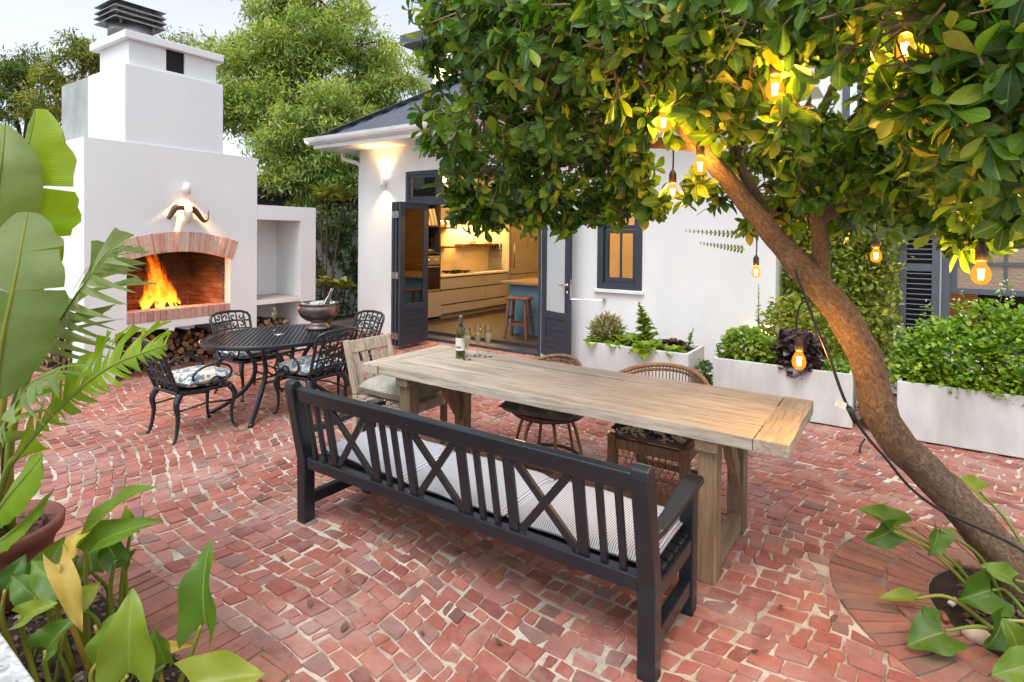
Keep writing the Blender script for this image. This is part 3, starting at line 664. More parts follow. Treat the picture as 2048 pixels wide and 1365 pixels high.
for i in range(4):
    c = (KX-.18-.22*(i % 2), 8.85+.32*(i//2)); mb = MB()
    for k in range(4): mb.bar((c[0]+.09*math.cos(k*1.57+.78), c[1]+.11*math.sin(k*1.57+.78), .985), (c[0], c[1], .99), .016, .016)
    mb.tube([(c[0]+.1*math.cos(t), c[1]+.12*math.sin(t), .975) for t in np.linspace(0, 6.28, 14)], .008, 6); mb.build('grate', 'oven_black', hb)
    MB().lathe([(.035, .956), (.035, .968), (0, .972)], (*c, 0), 12).build('burner', 'oven_black', hb)
sh = PX(960, 490, -7.5)
for j, (p0, p1, zz, lb) in enumerate(((927, 1002, sh[2], 'short wooden floating shelf with stacked plates'), (876, 908, PX(890, 495, -7.5)[2], 'lower wooden floating shelf beside the oven tower'), (876, 912, PX(890, 456, -7.5)[2], 'upper wooden floating shelf beside the oven tower'))):
    y0, y1 = PX(p0, 490, -7.5)[1], PX(p1, 490, -7.5)[1]; y0 = max(y0, T1+.01)
    tag(MB().box((-7.735, y0, zz-.02), (-7.46, y1, zz+.02)).build('wall_shelf', 'stool_wood', None, bevel=.004), lb, 'shelf', 'wooden kitchen shelves')
for i, (p, n_) in enumerate(((945, 5), (975, 7))):
    c = PX(p, 486, -7.58); o = thing('plate_stack', ['smaller stack of pale plates on the short shelf', 'taller stack of pale plates at the end of the short shelf'][i], 'plates', (c[0], c[1], sh[2]+.021))
    for k in range(n_): MB().lathe([(0, 0), (.05, 0), (.10, .012), (.098, .016), (.05, .006), (0, .006)], (c[0], c[1], sh[2]+.021+k*.014), 20).build('plate', 'ceramic', o, True)
c = PX(888, 440, -7.58); z0 = PX(890, 456, -7.5)[2]+.021
tag(MB().lathe([(0, 0), (.05, 0), (.07, .05), (.065, .10), (.04, .13), (.045, .15), (0, .15)], (c[0], c[1], z0), 18).build('jar', 'terracotta', None, True), 'round reddish jar on the upper shelf beside the oven tower', 'jar')
MB_ = MB().box((-7.736, 9.55, 1.24), (-7.725, 9.68, 1.37)); tag(MB_.build('wall_socket', 'ceramic', None, bevel=.004), 'square white socket plate on the splashback', 'socket')
fr = thing('fridge', 'tall brushed steel fridge at the end of the kitchen', 'fridge', (KX, 11.1, FZ))
MB().box((-7.72, 10.52, FZ+.02), (KX-.02, 11.7, 1.9)).build('body', 'cabinet_paint', fr)
fdo = MB().box((KX-.018, 10.52, FZ+.75), (KX+.03, 11.7, 1.9)).build('upper_door', 'fridge_steel', fr, bevel=.015)
MB().tube([(KX+.07, 10.6, 1.0), (KX+.07, 10.6, 1.7)], .014, 8).build('handle', 'steel', fdo, True); MB().box((KX+.031, 11.0, 1.68), (KX+.034, 11.12, 1.74)).build('display', 'oven_black', fdo)
MB().box((KX-.018, 10.52, FZ+.03), (KX+.03, 11.7, FZ+.74)).build('lower_door', 'fridge_steel', fr, bevel=.015)
pn = thing('housing_panel', 'grey-beige tall panel with magnetic knife rack beside the fridge', 'panel', (KX-.25, 10.47, FZ))
MB().box((-7.73, 10.45, FZ), (KX+.03, 10.5, 2.5)).build('panel', 'cabinet_paint', pn); MB().box((-7.66, 10.435, 1.37), (-7.36, 10.449, 1.40)).build('magnet_bar', 'oven_black', pn)
for i in range(4):
    x = -7.62+i*.075; o = tag(MB().box((x, 10.424, 1.25-.03*(i % 2)), (x+.03, 10.433, 1.42)).build('knife', 'steel', None), ['widest', 'second', 'third', 'rightmost'][i]+' kitchen knife on the magnetic rack', 'knife', 'knives on the rack')
    MB().box((x+.003, 10.42, 1.421), (x+.027, 10.437, 1.53)).build('handle', 'oven_black', o)
il = thing('kitchen_island', 'blue kitchen island with thick wooden top', 'island', (-4.6, 8.2, FZ))
ic = G(1018, 665, FZ); iz = 0.96
MB().box((ic[0], ic[1], FZ), (-3.6, ic[1]+.8, iz-.045)).build('base', 'island_paint', il); MB().box((ic[0]-.10, ic[1]-.12, iz-.044), (-3.5, ic[1]+.9, iz)).build('worktop', 'counter_wood', il, bevel=.004)
MB().box((ic[0]+.0, ic[1]-.012, FZ), (-3.6, ic[1]-.001, FZ+.1)).build('plinth', 'island_paint', il)
sc_ = G(1034, 676, FZ); st = thing('bar_stool', 'reddish wooden backless bar stool at the blue island', 'stool', (sc_[0], sc_[1]+.05, FZ), R_(12))
MB().box((-.19, -.15, .60), (.19, .15, .64)).build('seat', 'stool_wood', st, bevel=.012)
for sx in (-1, 1):
    for sy in (-1, 1): MB().bar((sx*.13, sy*.10, .60), (sx*.185, sy*.145, 0), .042, .042, (0, 1, 0)).build('leg', 'stool_wood', st, bevel=.004)
for sy in (-1, 1): MB().bar((-.165, sy*.13, .22), (.165, sy*.13, .22), .022, .035).build('stretcher', 'stool_wood', st)
for sx in (-1, 1): MB().bar((sx*.155, -.13, .32), (sx*.155, .13, .32), .022, .035).build('stretcher', 'stool_wood', st)
emit('warm_led', (1, .62, .22), 18.); emit('warm_globe', (1, .72, .38), 9.)
us = thing('under_shelf_light', 'warm strip light glowing under the kitchen wall cupboards', 'light', (-7.6, 9.3, 1.98))
MB().box((-7.73, T1+.02, 2.0), (-7.42, C1-.02, 2.6)).build('cupboard', 'cabinet_paint', us); MB().box((-7.60, T1+.1, 1.985), (-7.56, C1-.1, 1.998)).build('strip', 'warm_led', us)
l = lamp('strip_lamp', (-7.56, 9.3, 1.96), 34, (1, .60, .18), parent=us, kind='AREA'); l.data.shape = 'RECTANGLE'; l.data.size = .06; l.data.size_y = 2.0
for i, (x, y) in enumerate(((-5.6, 8.9), (-4.4, 8.6), (-2.9, 8.6), (-5.2, 10.8), (-6.7, 7.75))):  # last globe is added only to brighten the view through the transom panes
    o = thing('ceiling_globe', 'warm globe lamp on the kitchen ceiling ' + ['near the drawers', 'over the island', 'behind the sash window', 'near the fridge', 'just inside the folding doors, added to brighten the transom panes'][i], 'lamp', (x, y, 2.99), group='kitchen ceiling lamps')
    MB().tube([(x, y, 2.999), (x, y, 2.82)], .008, 6).build('stem', 'oven_black', o); MB().lathe([(0, -.1), (.06, -.08), (.1, 0), (.06, .08), (0, .1)], (x, y, 2.74), 20).build('globe', 'warm_globe', o, True)
    lamp('globe_lamp', (x, y, 2.60), 24, (1, .52, .15), .1, o)
tc_ = thing('tall_cabinet', 'pale timber wall panel seen through the sash window', 'cabinet', (-2.6, 10.4, FZ))
MB().box((-3.6, 10.4, FZ), (-1.7, 10.46, 2.6)).build('panel', 'counter_wood', tc_); MB().box((-3.05, 10.37, FZ+.2), (-2.9, 10.399, 2.3)).build('dark_strip', 'oven_black', tc_)
# ------------------------------------------------------------------ wall lamps and trophy
emit('lamp_glow', (1, .72, .38), 40.)
def sconce(label, y, x, z, axis, up):
    o = thing('wall_sconce', label, 'wall lamp', (x, y, z)); n = np.array([1, 0, 0]) if axis == 'x' else np.array([0, -1, 0]); c = np.array([x, y, z])+n*.075
    MB().lathe([(.036, -.07), (.042, -.07), (.042, .07), (.036, .07), (.036, .06), (0, .06)], c, 20).build('shade', 'gutter_white', o, True)
    mb = MB(); p = np.array([x, y, z]); q = p+n*.04; mb.bar(p, q, .05, .05); mb.build('bracket', 'gutter_white', o)
    for s in ((-1, 1) if up else (-1,)):
        MB().lathe([(0, 0), (.030, 0), (.030, .01), (0, .012)], (c[0], c[1], z+s*.062-.005), 14).build('bulb', 'lamp_glow', o)
        l = lamp('sconce_lamp', (c[0], c[1], z+s*.078), 30 if up else 70, (1, .58, .22), .02, o, 'SPOT', spot_size=R_(110), spot_blend=.9)
        l.rotation_euler = (0, 0, 0) if s < 0 else (math.pi, 0, 0)
    return o
p = PY(772, 367, YW); sconce('white up-and-down wall lamp beside the folding doors', YW, p[0], p[2], 'y', True)
p = PX(368, 378, XF); sconce('small white downlight above the horned skull', p[1], XF, p[2], 'x', False)
sk = thing('horned_skull', 'wildebeest skull with curved brown horns on the fireplace wall', 'trophy', (XF, 3.6, 1.95))
mat('bone', (.72, .68, .60), .7, (.5, .46, .38), 12.); mat('horn', (.12, .07, .04), .5, (.045, .028, .018), 9., .4, .004, stretch=(1, 1, 1))
c = PX(374, 424, XF+.06); c[0] = XF+.06
mb = MB(); mb.tube([c+np.array((0, 0, .06)), c+np.array((.02, 0, .02)), c+np.array((.035, 0, -.04)), c+np.array((.03, 0, -.10)), c+np.array((.025, 0, -.14))], [.035, .052, .05, .036, .022], 12); mb.build('skull', 'bone', sk, True)
for pts, rr in (([(366, 414), (352, 416), (343, 428), (337, 438)], [.045, .042, .030, .022]), ([(380, 414), (392, 424), (402, 437), (409, 443), (415, 438), (418, 421)], [.045, .036, .026, .020, .014, .004])):
    P = [PX(a, b_, XF+.07) for a, b_ in pts]; P = bez(P, 5); MB().tube(P, np.interp(np.linspace(0, 1, len(P)), np.linspace(0, 1, len(rr)), rr), 10).build('horn', 'horn', sk, True)
# ------------------------------------------------------------------ firewood
brickmat('log_end', [(0., (.10, .05, .025)), (.35, (.22, .115, .055)), (.7, (.40, .23, .11)), (1., (.56, .36, .19))], .5, (.12, .06, .03)); LOGS = []
for k in range(7):
    n = 12; mb = MB(); rr = np.array([1+.13*math.sin(2*t+k)+.08*math.sin(5*t+2*k) for t in np.arange(n)*2*math.pi/n])
    half = k in (2, 5); an = np.arange(n)*2*math.pi/n; xy = np.c_[rr*np.cos(an), rr*np.sin(an)]
    if half: xy[:, 1] = np.maximum(xy[:, 1], -.15)
    if k == 6: xy *= [1.15, .75]
    V = [(0, a, b_) for a, b_ in xy]+[(-1, a*.95, b_*.95) for a, b_ in xy]+[(.0, a*.9, b_*.9) for a, b_ in xy]+[(.012, 0, 0)]
    Fc = [(i, n+i, n+(i+1) % n, (i+1) % n) for i in range(n)]+[tuple(range(n, 2*n))]
    e0 = len(Fc); Fc += [(i, (i+1) % n, 2*n+(i+1) % n, 2*n+i) for i in range(n)]; e1 = len(Fc); Fc += [(2*n+i, 2*n+(i+1) % n, 3*n) for i in range(n)]
    mb.add(V, Fc); me = bpy.data.meshes.new('log'); me.from_pydata(np.concatenate(mb.v).tolist(), [], Fc); me.materials.append(MATS['bark']); me.materials.append(MATS['log_end'])
    for i, p_ in enumerate(me.polygons): p_.material_index = 1 if i >= e1 else 0; p_.use_smooth = i < e0
    LOGS.append(me)
def stack(a0, a1, z0, ztop, place, label, group, seed, rmin=.026, rmax=.056, top=None, L=.33):
    rs = random.Random(seed); pl = []
    for it in range(400):
        r = rs.uniform(rmin, rmax)*rs.uniform(.75, 1); best = None
        for t in range(40):
            a = rs.uniform(a0+r, a1-r); z = z0+r
            for (b_, zz, r2) in pl:
                if abs(a-b_) < r+r2: z = max(z, zz+math.sqrt((r+r2)**2-(a-b_)**2)*.96)
            if best is None or z < best[1]: best = (a, z)
        lim = ztop if top is None else top(best[0])
        if best[1]+r > lim: 
            if it > 150: break
            continue
        pl.append((best[0], best[1], r))
    for a, z, r in pl:
        o = bpy.data.objects.new('log', rs.choice(LOGS)); COL.objects.link(o); o.location, rz = place(a, z, rs.uniform(-.05, .05)); o.rotation_euler = (rs.uniform(0, 6.28), 0, 0) if rz == 0 else (0, 0, 0)
        o.rotation_mode = 'XYZ'
        o.matrix_world = Matrix.Translation(o.location) @ Matrix.Rotation(rz+rs.uniform(-.08, .08), 4, 'Z') @ Matrix.Rotation(rs.uniform(0, 6.28), 4, 'X') @ Matrix.Diagonal((rs.uniform(.85, 1.1)*L, r, r, 1))
        tag(o, label, 'log', group)
    return len(pl)
stack(2.84, 4.19, .0, .5, lambda a, z, d: ((-7.68+d, a, z), 0), 'cut firewood log stacked under the hearth, end facing out', 'firewood under the hearth', 3, top=lambda a: .40+.11*math.sin((a-2.9)*2.6))
stack(-9.15, -7.66, .0, .5, lambda a, z, d: ((a, 2.66+d, z), -math.pi/2), 'cut firewood log stacked in the side opening behind the palm fronds', 'firewood in the side opening', 5)
stack(4.56, 5.16, .0, .45, lambda a, z, d: ((-7.52+d, a, z), 0), 'cut firewood log stacked under the empty white niche', 'firewood under the niche', 8, .03, .06, top=lambda a: .50-.12*max(0, a-4.8))
# ------------------------------------------------------------------ fire
def flamemat():
    m, nt, b = newmat('flame'); nt.nodes.remove(b); uv = N(nt, 'ShaderNodeUVMap'); sx = N(nt, 'ShaderNodeSeparateXYZ'); nt.links.new(uv.outputs[0], sx.inputs[0])
    v = coords(nt); nz = noise(nt, v, 14., 4, .7, 1.4)
    a = N(nt, 'ShaderNodeMath', operation='MULTIPLY_ADD'); a.inputs[1].default_value = .62; vm = N(nt, 'ShaderNodeMath', operation='MULTIPLY'); vm.inputs[1].default_value = .72; nt.links.new(sx.outputs[1], vm.inputs[0]); nt.links.new(nz, a.inputs[0]); nt.links.new(vm.outputs[0], a.inputs[2])
    c = ramp(nt, a.outputs[0], [(.2, (1., .46, .07)), (.5, (1., .30, .02)), (.75, (1., .15, .008)), (1.1 if 0 else 1., (.7, .05, .0))])
    al = ramp(nt, a.outputs[0], [(.52, (.75,)*3), (.72, (.35,)*3), (1., (.0,)*3)])
    # soft edges across the tongue
    sb = N(nt, 'ShaderNodeMath', operation='SUBTRACT'); sb.inputs[1].default_value = .5; ab = N(nt, 'ShaderNodeMath', operation='ABSOLUTE'); nt.links.new(sx.outputs[0], sb.inputs[0]); nt.links.new(sb.outputs[0], ab.inputs[0])
    ed = ramp(nt, ab.outputs[0], [(.15, (1, 1, 1)), (.5, (.0,)*3)]); mu = N(nt, 'ShaderNodeMath', operation='MULTIPLY'); nt.links.new(al, mu.inputs[0]); nt.links.new(ed, mu.inputs[1])
    em = N(nt, 'ShaderNodeEmission'); em.inputs[1].default_value = 2.0; nt.links.new(ramp(nt, a.outputs[0], [(.3, (3.2,)*3), (.6, (1.7,)*3), (.9, (.9,)*3)]), em.inputs[1]); nt.links.new(c, em.inputs[0]); tr = N(nt, 'ShaderNodeBsdfTransparent'); ms = N(nt, 'ShaderNodeMixShader')
    nt.links.new(mu.outputs[0], ms.inputs[0]); nt.links.new(tr.outputs[0], ms.inputs[1]); nt.links.new(em.outputs[0], ms.inputs[2]); nt.links.new(ms.outputs[0], nt.nodes['Material Output'].inputs[0])
flamemat()
fc = PX(322, 610, -7.72); FB = np.array([-7.72, fc[1], .74])
fire = thing('fire', 'bright orange log fire burning inside the brick arch', 'fire', tuple(FB))
LV = Leaves(); rs = random.Random(4)
for k in range(150):
    an = rs.uniform(0, 6.28); rad = .21*math.sqrt(rs.random()); hh = (.14+.92*(1-rad/.25)**1.15*rs.uniform(.35, 1.05)); w = rs.uniform(.018, .055)
    base = FB+np.array([rad*math.cos(an)*.8, rad*math.sin(an)*1.05, rs.uniform(-.01, .05)]); lean = np.array([0, rs.uniform(-.05, .03)-(base[1]-FB[1])*.6-.05, 0]); ph = rs.uniform(0, 6.28); tw = rs.uniform(0, 3.14)
    nv = 9; V = []; U = []
    for j in range(nv+1):
        t = j/nv; cc = base+np.array([.02*math.sin(5*t+ph), .035*math.sin(6*t+ph)*t, hh*t])+lean*t*hh/.4; ww = w*(math.sin(math.pi*min(1, t*.85+.15))**.8)*(1-t*.35) if t < 1 else .001
        ang = tw+1.2*t; dv = np.array([math.cos(ang), math.sin(ang), 0])
        for i in range(3): V.append(cc+dv*ww*(i-1)); U.append((i/2, t))
    LV.add((np.array(V), np.array([(j*3+i, j*3+i+1, j*3+i+4, j*3+i+3) for j in range(nv) for i in range(2)]), np.array(U)))
tag(LV.build('flames', 'flame', fire), kind='stuff')
lamp('fire_light', FB+np.array((.1, 0, .22)), 22, (1, .36, .08), .16, fire)
emit('ember', (1, .16, .02), 5.)
for k in range(7):
    an = k*.9; p = FB+np.array([.22*math.cos(an), .25*math.sin(an), .0]); q = FB+np.array([-.03*math.cos(an), -.04*math.sin(an), .2])
    o = tag(MB().tube([p, (p+q)/2, q], [.03, .028, .022], 8).build('burning_log', 'soot_black', None, True), 'charred log leaning in the fire', 'log', 'logs in the fire')
tag(MB().lathe([(0, .03), (.16, .015), (.22, 0), (0, -.01)], (FB[0], FB[1], .712), 18).build('embers', 'ember', None), 'glowing ember bed under the flames', 'embers')
# ------------------------------------------------------------------ right-hand wing of the house
wg = thing('house_wing', 'white two storey house wing with louvred shutter and raised sash window', 'house', (1, 7.6, 0))
Y2 = 7.6; s0 = PY(1800, 413, Y2)[0]; s1 = PY(1880, 500, Y2)[0]; wx0 = s1+.02; wx1 = wx0+1.05; wz0, wz1 = .55, 2.35
ux0, ux1, uz0, uz1 = PY(1685, 200, Y2)[0], PY(1765, 200, Y2)[0], PY(1720, 262, Y2)[2], PY(1720, 100, Y2)[2]
mb = MB()
for x0, x1, z0, z1 in ((HR+.001, wx0, 0, uz0), (wx0, wx1, 0, wz0), (wx0, wx1, wz1, uz0), (wx1, 6, 0, uz0), (HR+.001, ux0, uz0, uz1), (ux1, 6, uz0, uz1), (HR+.001, 6, uz1, 6.3)): mb.box((x0, Y2, z0), (x1, Y2+.25, z1))
mb.build('wall', 'white_wall', wg)
def ff(name, x0, x1, z0, z1, y0, y1, w): return frame_xz(MB(), x0, x1, z0, z1, y0, y1, w).build(name, 'shutter_paint', wg, bevel=.003)
mat('shutter_paint', (.085, .105, .14), .5, None, 4., 0)
w2 = ff('window', wx0, wx1, wz0, wz1, Y2-.02, Y2+.12, .07)
zb_ = PY(1990, 586, Y2)[2]
ff('sash', wx0+.072, wx1-.072, zb_-.03, wz1-.072, Y2+.03, Y2+.075, .06)
def rippled():
    m, nt, b = newmat('glowing_rippled_glass'); b.inputs['Base Color'].default_value = (.22, .18, .14, 1); b.inputs['Roughness'].default_value = .2; bump(nt, b, noise(nt, coords(nt), 45., 2), .8, .01); b.inputs['Emission Color'].default_value = (1, .55, .25, 1); b.inputs['Emission Strength'].default_value = .05  # faint room glow is put into the panes as warm emission
rippled()
xm2 = (wx0+wx1)/2
for a, c in ((wx0+.133, xm2-.014), (xm2+.014, wx1-.133)):
    for z0, z1 in ((zb_+.03, zb_+.27), (zb_+.31, wz1-.133)): MB().box((a, Y2+.05, z0), (c, Y2+.056, z1)).build('pane', 'glowing_rippled_glass', w2)
MB().box((xm2-.013, Y2+.035, zb_+.03), (xm2+.013, Y2+.07, wz1-.133)).build('glazing_bar', 'shutter_paint', w2); MB().box((wx0+.133, Y2+.032, zb_+.272), (wx1-.133, Y2+.072, zb_+.308)).build('glazing_bar', 'shutter_paint', w2)
mat('amber_wall', (.62, .30, .07), .7, None, 3., 0); mb = MB(); mb.box((wx0-.6, Y2+.9, 0), (wx0+.38, Y2+.95, 2.7)); mb.build('amber_panel', 'amber_wall', wg); MB().box((wx0-.7, Y2+2., 0), (wx1+1.2, Y2+2.05, 3)).build('room_back', 'dark_floor', wg)
MB().box((wx0-.7, Y2+.25, 2.71), (wx1+1.2, Y2+2., 2.75)).build('room_ceiling', 'ceiling_white', wg)
lamp('room_lamp', (wx0+.3, Y2+.5, 2.2), 9, (1, .6, .25), .1, wg)
sh_ = ff('shutter', s0, s1, .45, 2.12, Y2-.075, Y2-.03, .07); zm = PY(1840, 535, Y2-.05)[2]
MB().box((s0+.07, Y2-.075, zm-.04), (s1-.07, Y2-.03, zm+.04)).build('mid_rail', 'shutter_paint', sh_)
MB().box((s0+.07, Y2-.032, .52), (s1-.07, Y2-.028, 2.05)).build('backing', 'soot_black', sh_)  # plain black sheet behind the slats
for z0, z1 in ((.53, zm-.05), (zm+.05, 2.05)):
    k = int((z1-z0)/.052)
    for i in range(k): z = z0+(i+.5)*(z1-z0)/k; MB().bar((s0+.07, Y2-.052, z), (s1-.07, Y2-.052, z), .048, .008, (0, .55, 1)).build('slat', 'shutter_paint', sh_)
MB().box((s0-.03, Y2-.09, zm+.02), (s0+.02, Y2-.076, zm+.045)).build('catch', 'gutter_white', sh_)
ff('upper_window', ux0, ux1, uz0, uz1, Y2-.02, Y2+.1, .07); MB().box(((ux0+ux1)/2-.05, Y2-.01, uz0+.07), ((ux0+ux1)/2+.05, Y2+.09, uz1-.07)).build('mullion', 'shutter_paint', wg); MB().box((ux0+.07, Y2+.05, uz0+.07), (ux1-.07, Y2+.056, uz1-.07)).build('upper_pane', 'pane_glass', wg)
# upper house behind the roof, glimpsed at the left of the crown
ub = thing('rear_house', 'pale grey rear house wall with yellow lit window above the roof', 'house', (-8, 15, 0))
x0 = PY(836, 150, 15.)[0]; zt = PY(850, 92, 15.)[2]
MB().box((x0, 15, 0), (x0+8, 20, zt)).build('wall', 'grey_plaster', ub); MB().box((x0-.4, 14.5, zt), (x0+8.4, 20.5, zt+.35)).build('roof', 'roof_metal', ub)
wxa = PY(866, 120, 15.)[0]; emit('lit_window', (1, .78, .42), 1.1); o = frame_xz(MB(), wxa, wxa+.9, zt-1.9, zt-.4, 14.95, 15.02, .07).build('window', 'gutter_white', ub); MB().box((wxa+.07, 14.98, zt-1.83), (wxa+.83, 14.99, zt-.47)).build('pane', 'lit_window', o)
# ------------------------------------------------------------------ boundary walls, creepers
def leafmass(name, m, parent, P, size, tpl, up=.3, spread=1., droop=0.):
    k = len(P); Yd = unit(k)*spread; Yd[:, 2] += up; Zd = unit(k)*.7+np.array([0, -.3, .8]); L = Leaves(); L.add(scatter(tpl, basis(Yd, Zd), P, rng.uniform(.6, 1.25, k)*size)); return L.build(name, m, parent)
leafmat('creeper_yellow', [(0., (.11, .19, .025)), (.35, (.25, .33, .045)), (.7, (.42, .46, .07)), (1., (.56, .54, .12))], .45, .5, big=.5)
leafmat('creeper_dark', [(0., (.035, .075, .02)), (.5, (.07, .14, .03)), (.85, (.13, .21, .05)), (1., (.20, .28, .08))], .38, .35)
T_small = leaf_tpl(1., .62, 2, 2, .25, .2, 'oval'); T_lance = leaf_tpl(1., .28, 1, 2, .2, .2, 'lance'); T_heart = leaf_tpl(1., .85, 2, 3, .2, .25, 'heart')
cp = thing('climbing_plant', 'yellow-green creeper covering the wall between window and shutter', 'creeper', (-.6, 7.5, 0))
k = 14000; u = rng.uniform(0, 1, k); P = np.c_[HR+.0+u*1.12, 7.55-.34*rng.uniform(0, 1, k)**1.6, rng.uniform(.02, 1, k)**.85*3.0]; P[:, 0] += rng.normal(0, .04, k); P[:, 1] -= .12*(np.sin(P[:, 0]*9)*np.sin(P[:, 2]*6)+1)*.5
tag(leafmass('foliage', 'creeper_yellow', cp, P, .062, T_small), kind='stuff')
for i in range(9): x = HR+.1+i*.115; MB().tube(bez([(x, 7.5, 0), (x+.05, 7.52, .8), (x-.06, 7.52, 1.6), (x+.03, 7.53, 2.6)], 5), .009, 5).build('stem', 'bark', cp)
gw = thing('garden_wall', 'white boundary wall behind the niche, overgrown with creeper', 'wall', (-9.8, 7, 0)); MB().box((-9.9, 4.6, 0), (-9.7, 12, 2.12)).build('wall', 'white_wall', gw); MB().box((-9.93, 4.6, 2.121), (-9.67, 12, 2.17)).build('coping', 'white_wall', gw)
ch = thing('wall_creeper', 'dark green creeper on the white wall between niche and house', 'creeper', (-9.6, 7.5, 0))
k = 3600; P = np.c_[-9.68+rng.uniform(0, 1, k)**2*.35, rng.uniform(6.6, 9.2, k), rng.uniform(.0, 1, k)**.9*2.25]
ms_ = np.sin(P[:, 1]*5.1)*np.sin(P[:, 2]*4.3+1)+.6*np.sin(P[:, 1]*11+P[:, 2]*9) ; P = P[(ms_ > -.35) | (P[:, 2] > 1.7)]
tag(leafmass('foliage', 'creeper_dark', ch, P, .10, T_small), kind='stuff')
for i in range(8): y = 6.7+i*.3; MB().tube(bez([(-9.66, y, 0), (-9.64, y+.1, .8), (-9.66, y-.05, 1.5), (-9.65, y+.1, 2.1)], 5), .012, 5).build('stem', 'bark', ch)
leafmat('magnolia_leaf', [(0., (.16, .22, .04)), (.5, (.32, .37, .06)), (1., (.52, .50, .13))], .3, .35)
T_mag = leaf_tpl(1., .5, 2, 5, .3, .3, 'obovate')
for j, (lb, pts) in enumerate((('tall plant with yellow-green paddle leaves behind the niche', [(655, 395, .36), (686, 405, .26), (640, 400, .24)]), ('shorter plant with yellow leaf rosettes low against the creeper', [(650, 570, .24), (684, 578, .28)]))):
    g0 = PX(pts[0][0], pts[0][1], -8.7); o = thing('paddle_plant', lb, 'plant', (-8.7, g0[1], 0)); L = Leaves(); 
    for a, b_, s in pts:
        c = PX(a, b_, -8.7); k = 20; th = rng.uniform(0, 6.28, k); Yd = np.c_[np.cos(th), np.sin(th), rng.uniform(.2, 2.2, k)]; Zd = np.tile([0, 0, 1.], (k, 1)); L.add(scatter(T_mag, basis(Yd, Zd), np.tile(c, (k, 1)), rng.uniform(.7, 1.1, k)*s))
        MB().tube(bez([(-8.7, g0[1]+.1*j, 0), (-8.72, (g0[1]+c[1])/2, c[2]*.5), c], 6), .016, 6).build('stem', 'bark', o, True)
    L.build('rosette', 'magnolia_leaf', o)
tf = thing('timber_fence', 'dark weathered board fence under the big tree', 'fence', (-12.5, 8, 0)); zf = PX(570, 356, -12.5)[2]
for i in range(22): MB().box((-12.55+random.uniform(0, .01), 5.6+i*.3, 0), (-12.5, 5.6+i*.3+.292, zf)).build('board', 'dark_fence', tf)
for z in (.6, zf-.5): MB().box((-12.499, 5.6, z), (-12.46, 12.2, z+.09)).build('rail', 'dark_fence', tf)
tag(MB().box((-13.6, 0, 0), (-13.3, 5.5, 1.8)).build('low_wall', 'white_wall'), 'low pale wall far behind the fireplace', 'wall')
# ------------------------------------------------------------------ background trees
def bgtree(label, cols, base, lobes, per, lsize, trunk_r=.16, tpl=T_lance, clump=.34, seed=1, name='garden_tree', up=-.15, trans=.4, big=.7, limbs=True):
    """lobes: (px, py, depth, radius m, count)"""
    rg = np.random.default_rng(seed); mname = 'foliage_%d' % len(MATS); leafmat(mname, cols, trans, .55, big=big); o = thing(name, label, 'tree', tuple(base)); L = Leaves(); tips = []
    for a, b_, d, r, n in lobes:
        c = AT(a, b_, d); v = rg.normal(size=(n, 3)); v /= np.linalg.norm(v, axis=1, keepdims=True); C = c+v*r*rg.uniform(.45, 1.05, (n, 1)); tips.append((c, C))
        for q in C:
            k = int(per*rg.uniform(.6, 1.3)); dv = rg.normal(size=(k, 3)); P = q+dv*clump*np.array([.5, .5, .34])*rg.uniform(.7, 1.2); P[:, 2] -= .25*((P[:, 0]-q[0])**2+(P[:, 1]-q[1])**2)/clump
            Yd = rg.normal(size=(k, 3))+(q-c)/r*.8; Yd[:, 2] += up; Zd = rg.normal(size=(k, 3))*.5+np.array([0, 0, 1.]); L.add(scatter(tpl, basis(Yd, Zd), P, rg.uniform(.6, 1.3, k)*lsize))
    tag(L.build('crown', mname, o), kind='stuff')
    base = np.asarray(base, float); top = np.mean([t[0] for t in tips], 0); fork = base+(top-base)*.42+np.array([.1, .1, 0])
    MB().tube(bez([base, base+(fork-base)*.5+np.array([.1, -.08, 0]), fork], 6), np.linspace(trunk_r, trunk_r*.7, 13), 9).build('trunk', 'bark', o, True)
    for c, C in tips:
        MB().tube(bez([fork, (fork+c)/2+rg.normal(size=3)*.15, c], 5), np.linspace(trunk_r*.5, trunk_r*.16, 11), 6).build('limb', 'bark', o, True)
        if limbs:
            mb = MB()
            for q in C[::3]: mb.tube([c, (c+q)/2+rg.normal(size=3)*.1, q], [trunk_r*.14, trunk_r*.1, .008], 4, False)
            tag(mb.build('branches', 'bark', o), kind='stuff')
    return o
GC = [(0., (.16, .25, .08)), (.3, (.28, .41, .14)), (.6, (.42, .54, .21)), (.85, (.56, .64, .28)), (1., (.70, .68, .28))]
b0 = AT(612, 420, 13.); b0[2] = 0
bgtree('large feathery light green tree behind the kitchen roof', GC, b0,
       [(500, 150, 13, .95, 30), (610, 90, 13.5, 1.15, 40), (720, 90, 14, 1.1, 36), (780, 170, 14, .9, 28), (560, 260, 12.6, .95, 32), (660, 250, 12.6, 1.0, 34), (760, 270, 13, .8, 24), (600, 350, 12.4, .7, 26), (690, 340, 12.6, .65, 26), (640, 0, 14, 1.0, 40), (540, 20, 14, .75, 22), (480, 230, 13, .6, 24), (455, 100, 13.6, .55, 12), (620, 180, 14.2, 1.5, 60), (740, 200, 14.5, 1.2, 40), (540, 180, 13.8, 1.0, 30)], 190, .135, .17, seed=2, trans=.5)
YC = [(0., (.12, .17, .05)), (.4, (.22, .28, .08)), (.75, (.34, .38, .11)), (.93, (.52, .44, .09)), (1., (.72, .52, .07))]
b1 = AT(150, 420, 17.); b1[2] = 0
bgtree('autumn-tinted tree just left of the chimney', YC, b1, [(150, 150, 16, .75, 18), (185, 120, 16, .45, 8), (100, 190, 17, .75, 16), (155, 210, 16.5, .7, 14), (165, 85, 16, .35, 5)], 170, .15, .14, seed=5, clump=.36)
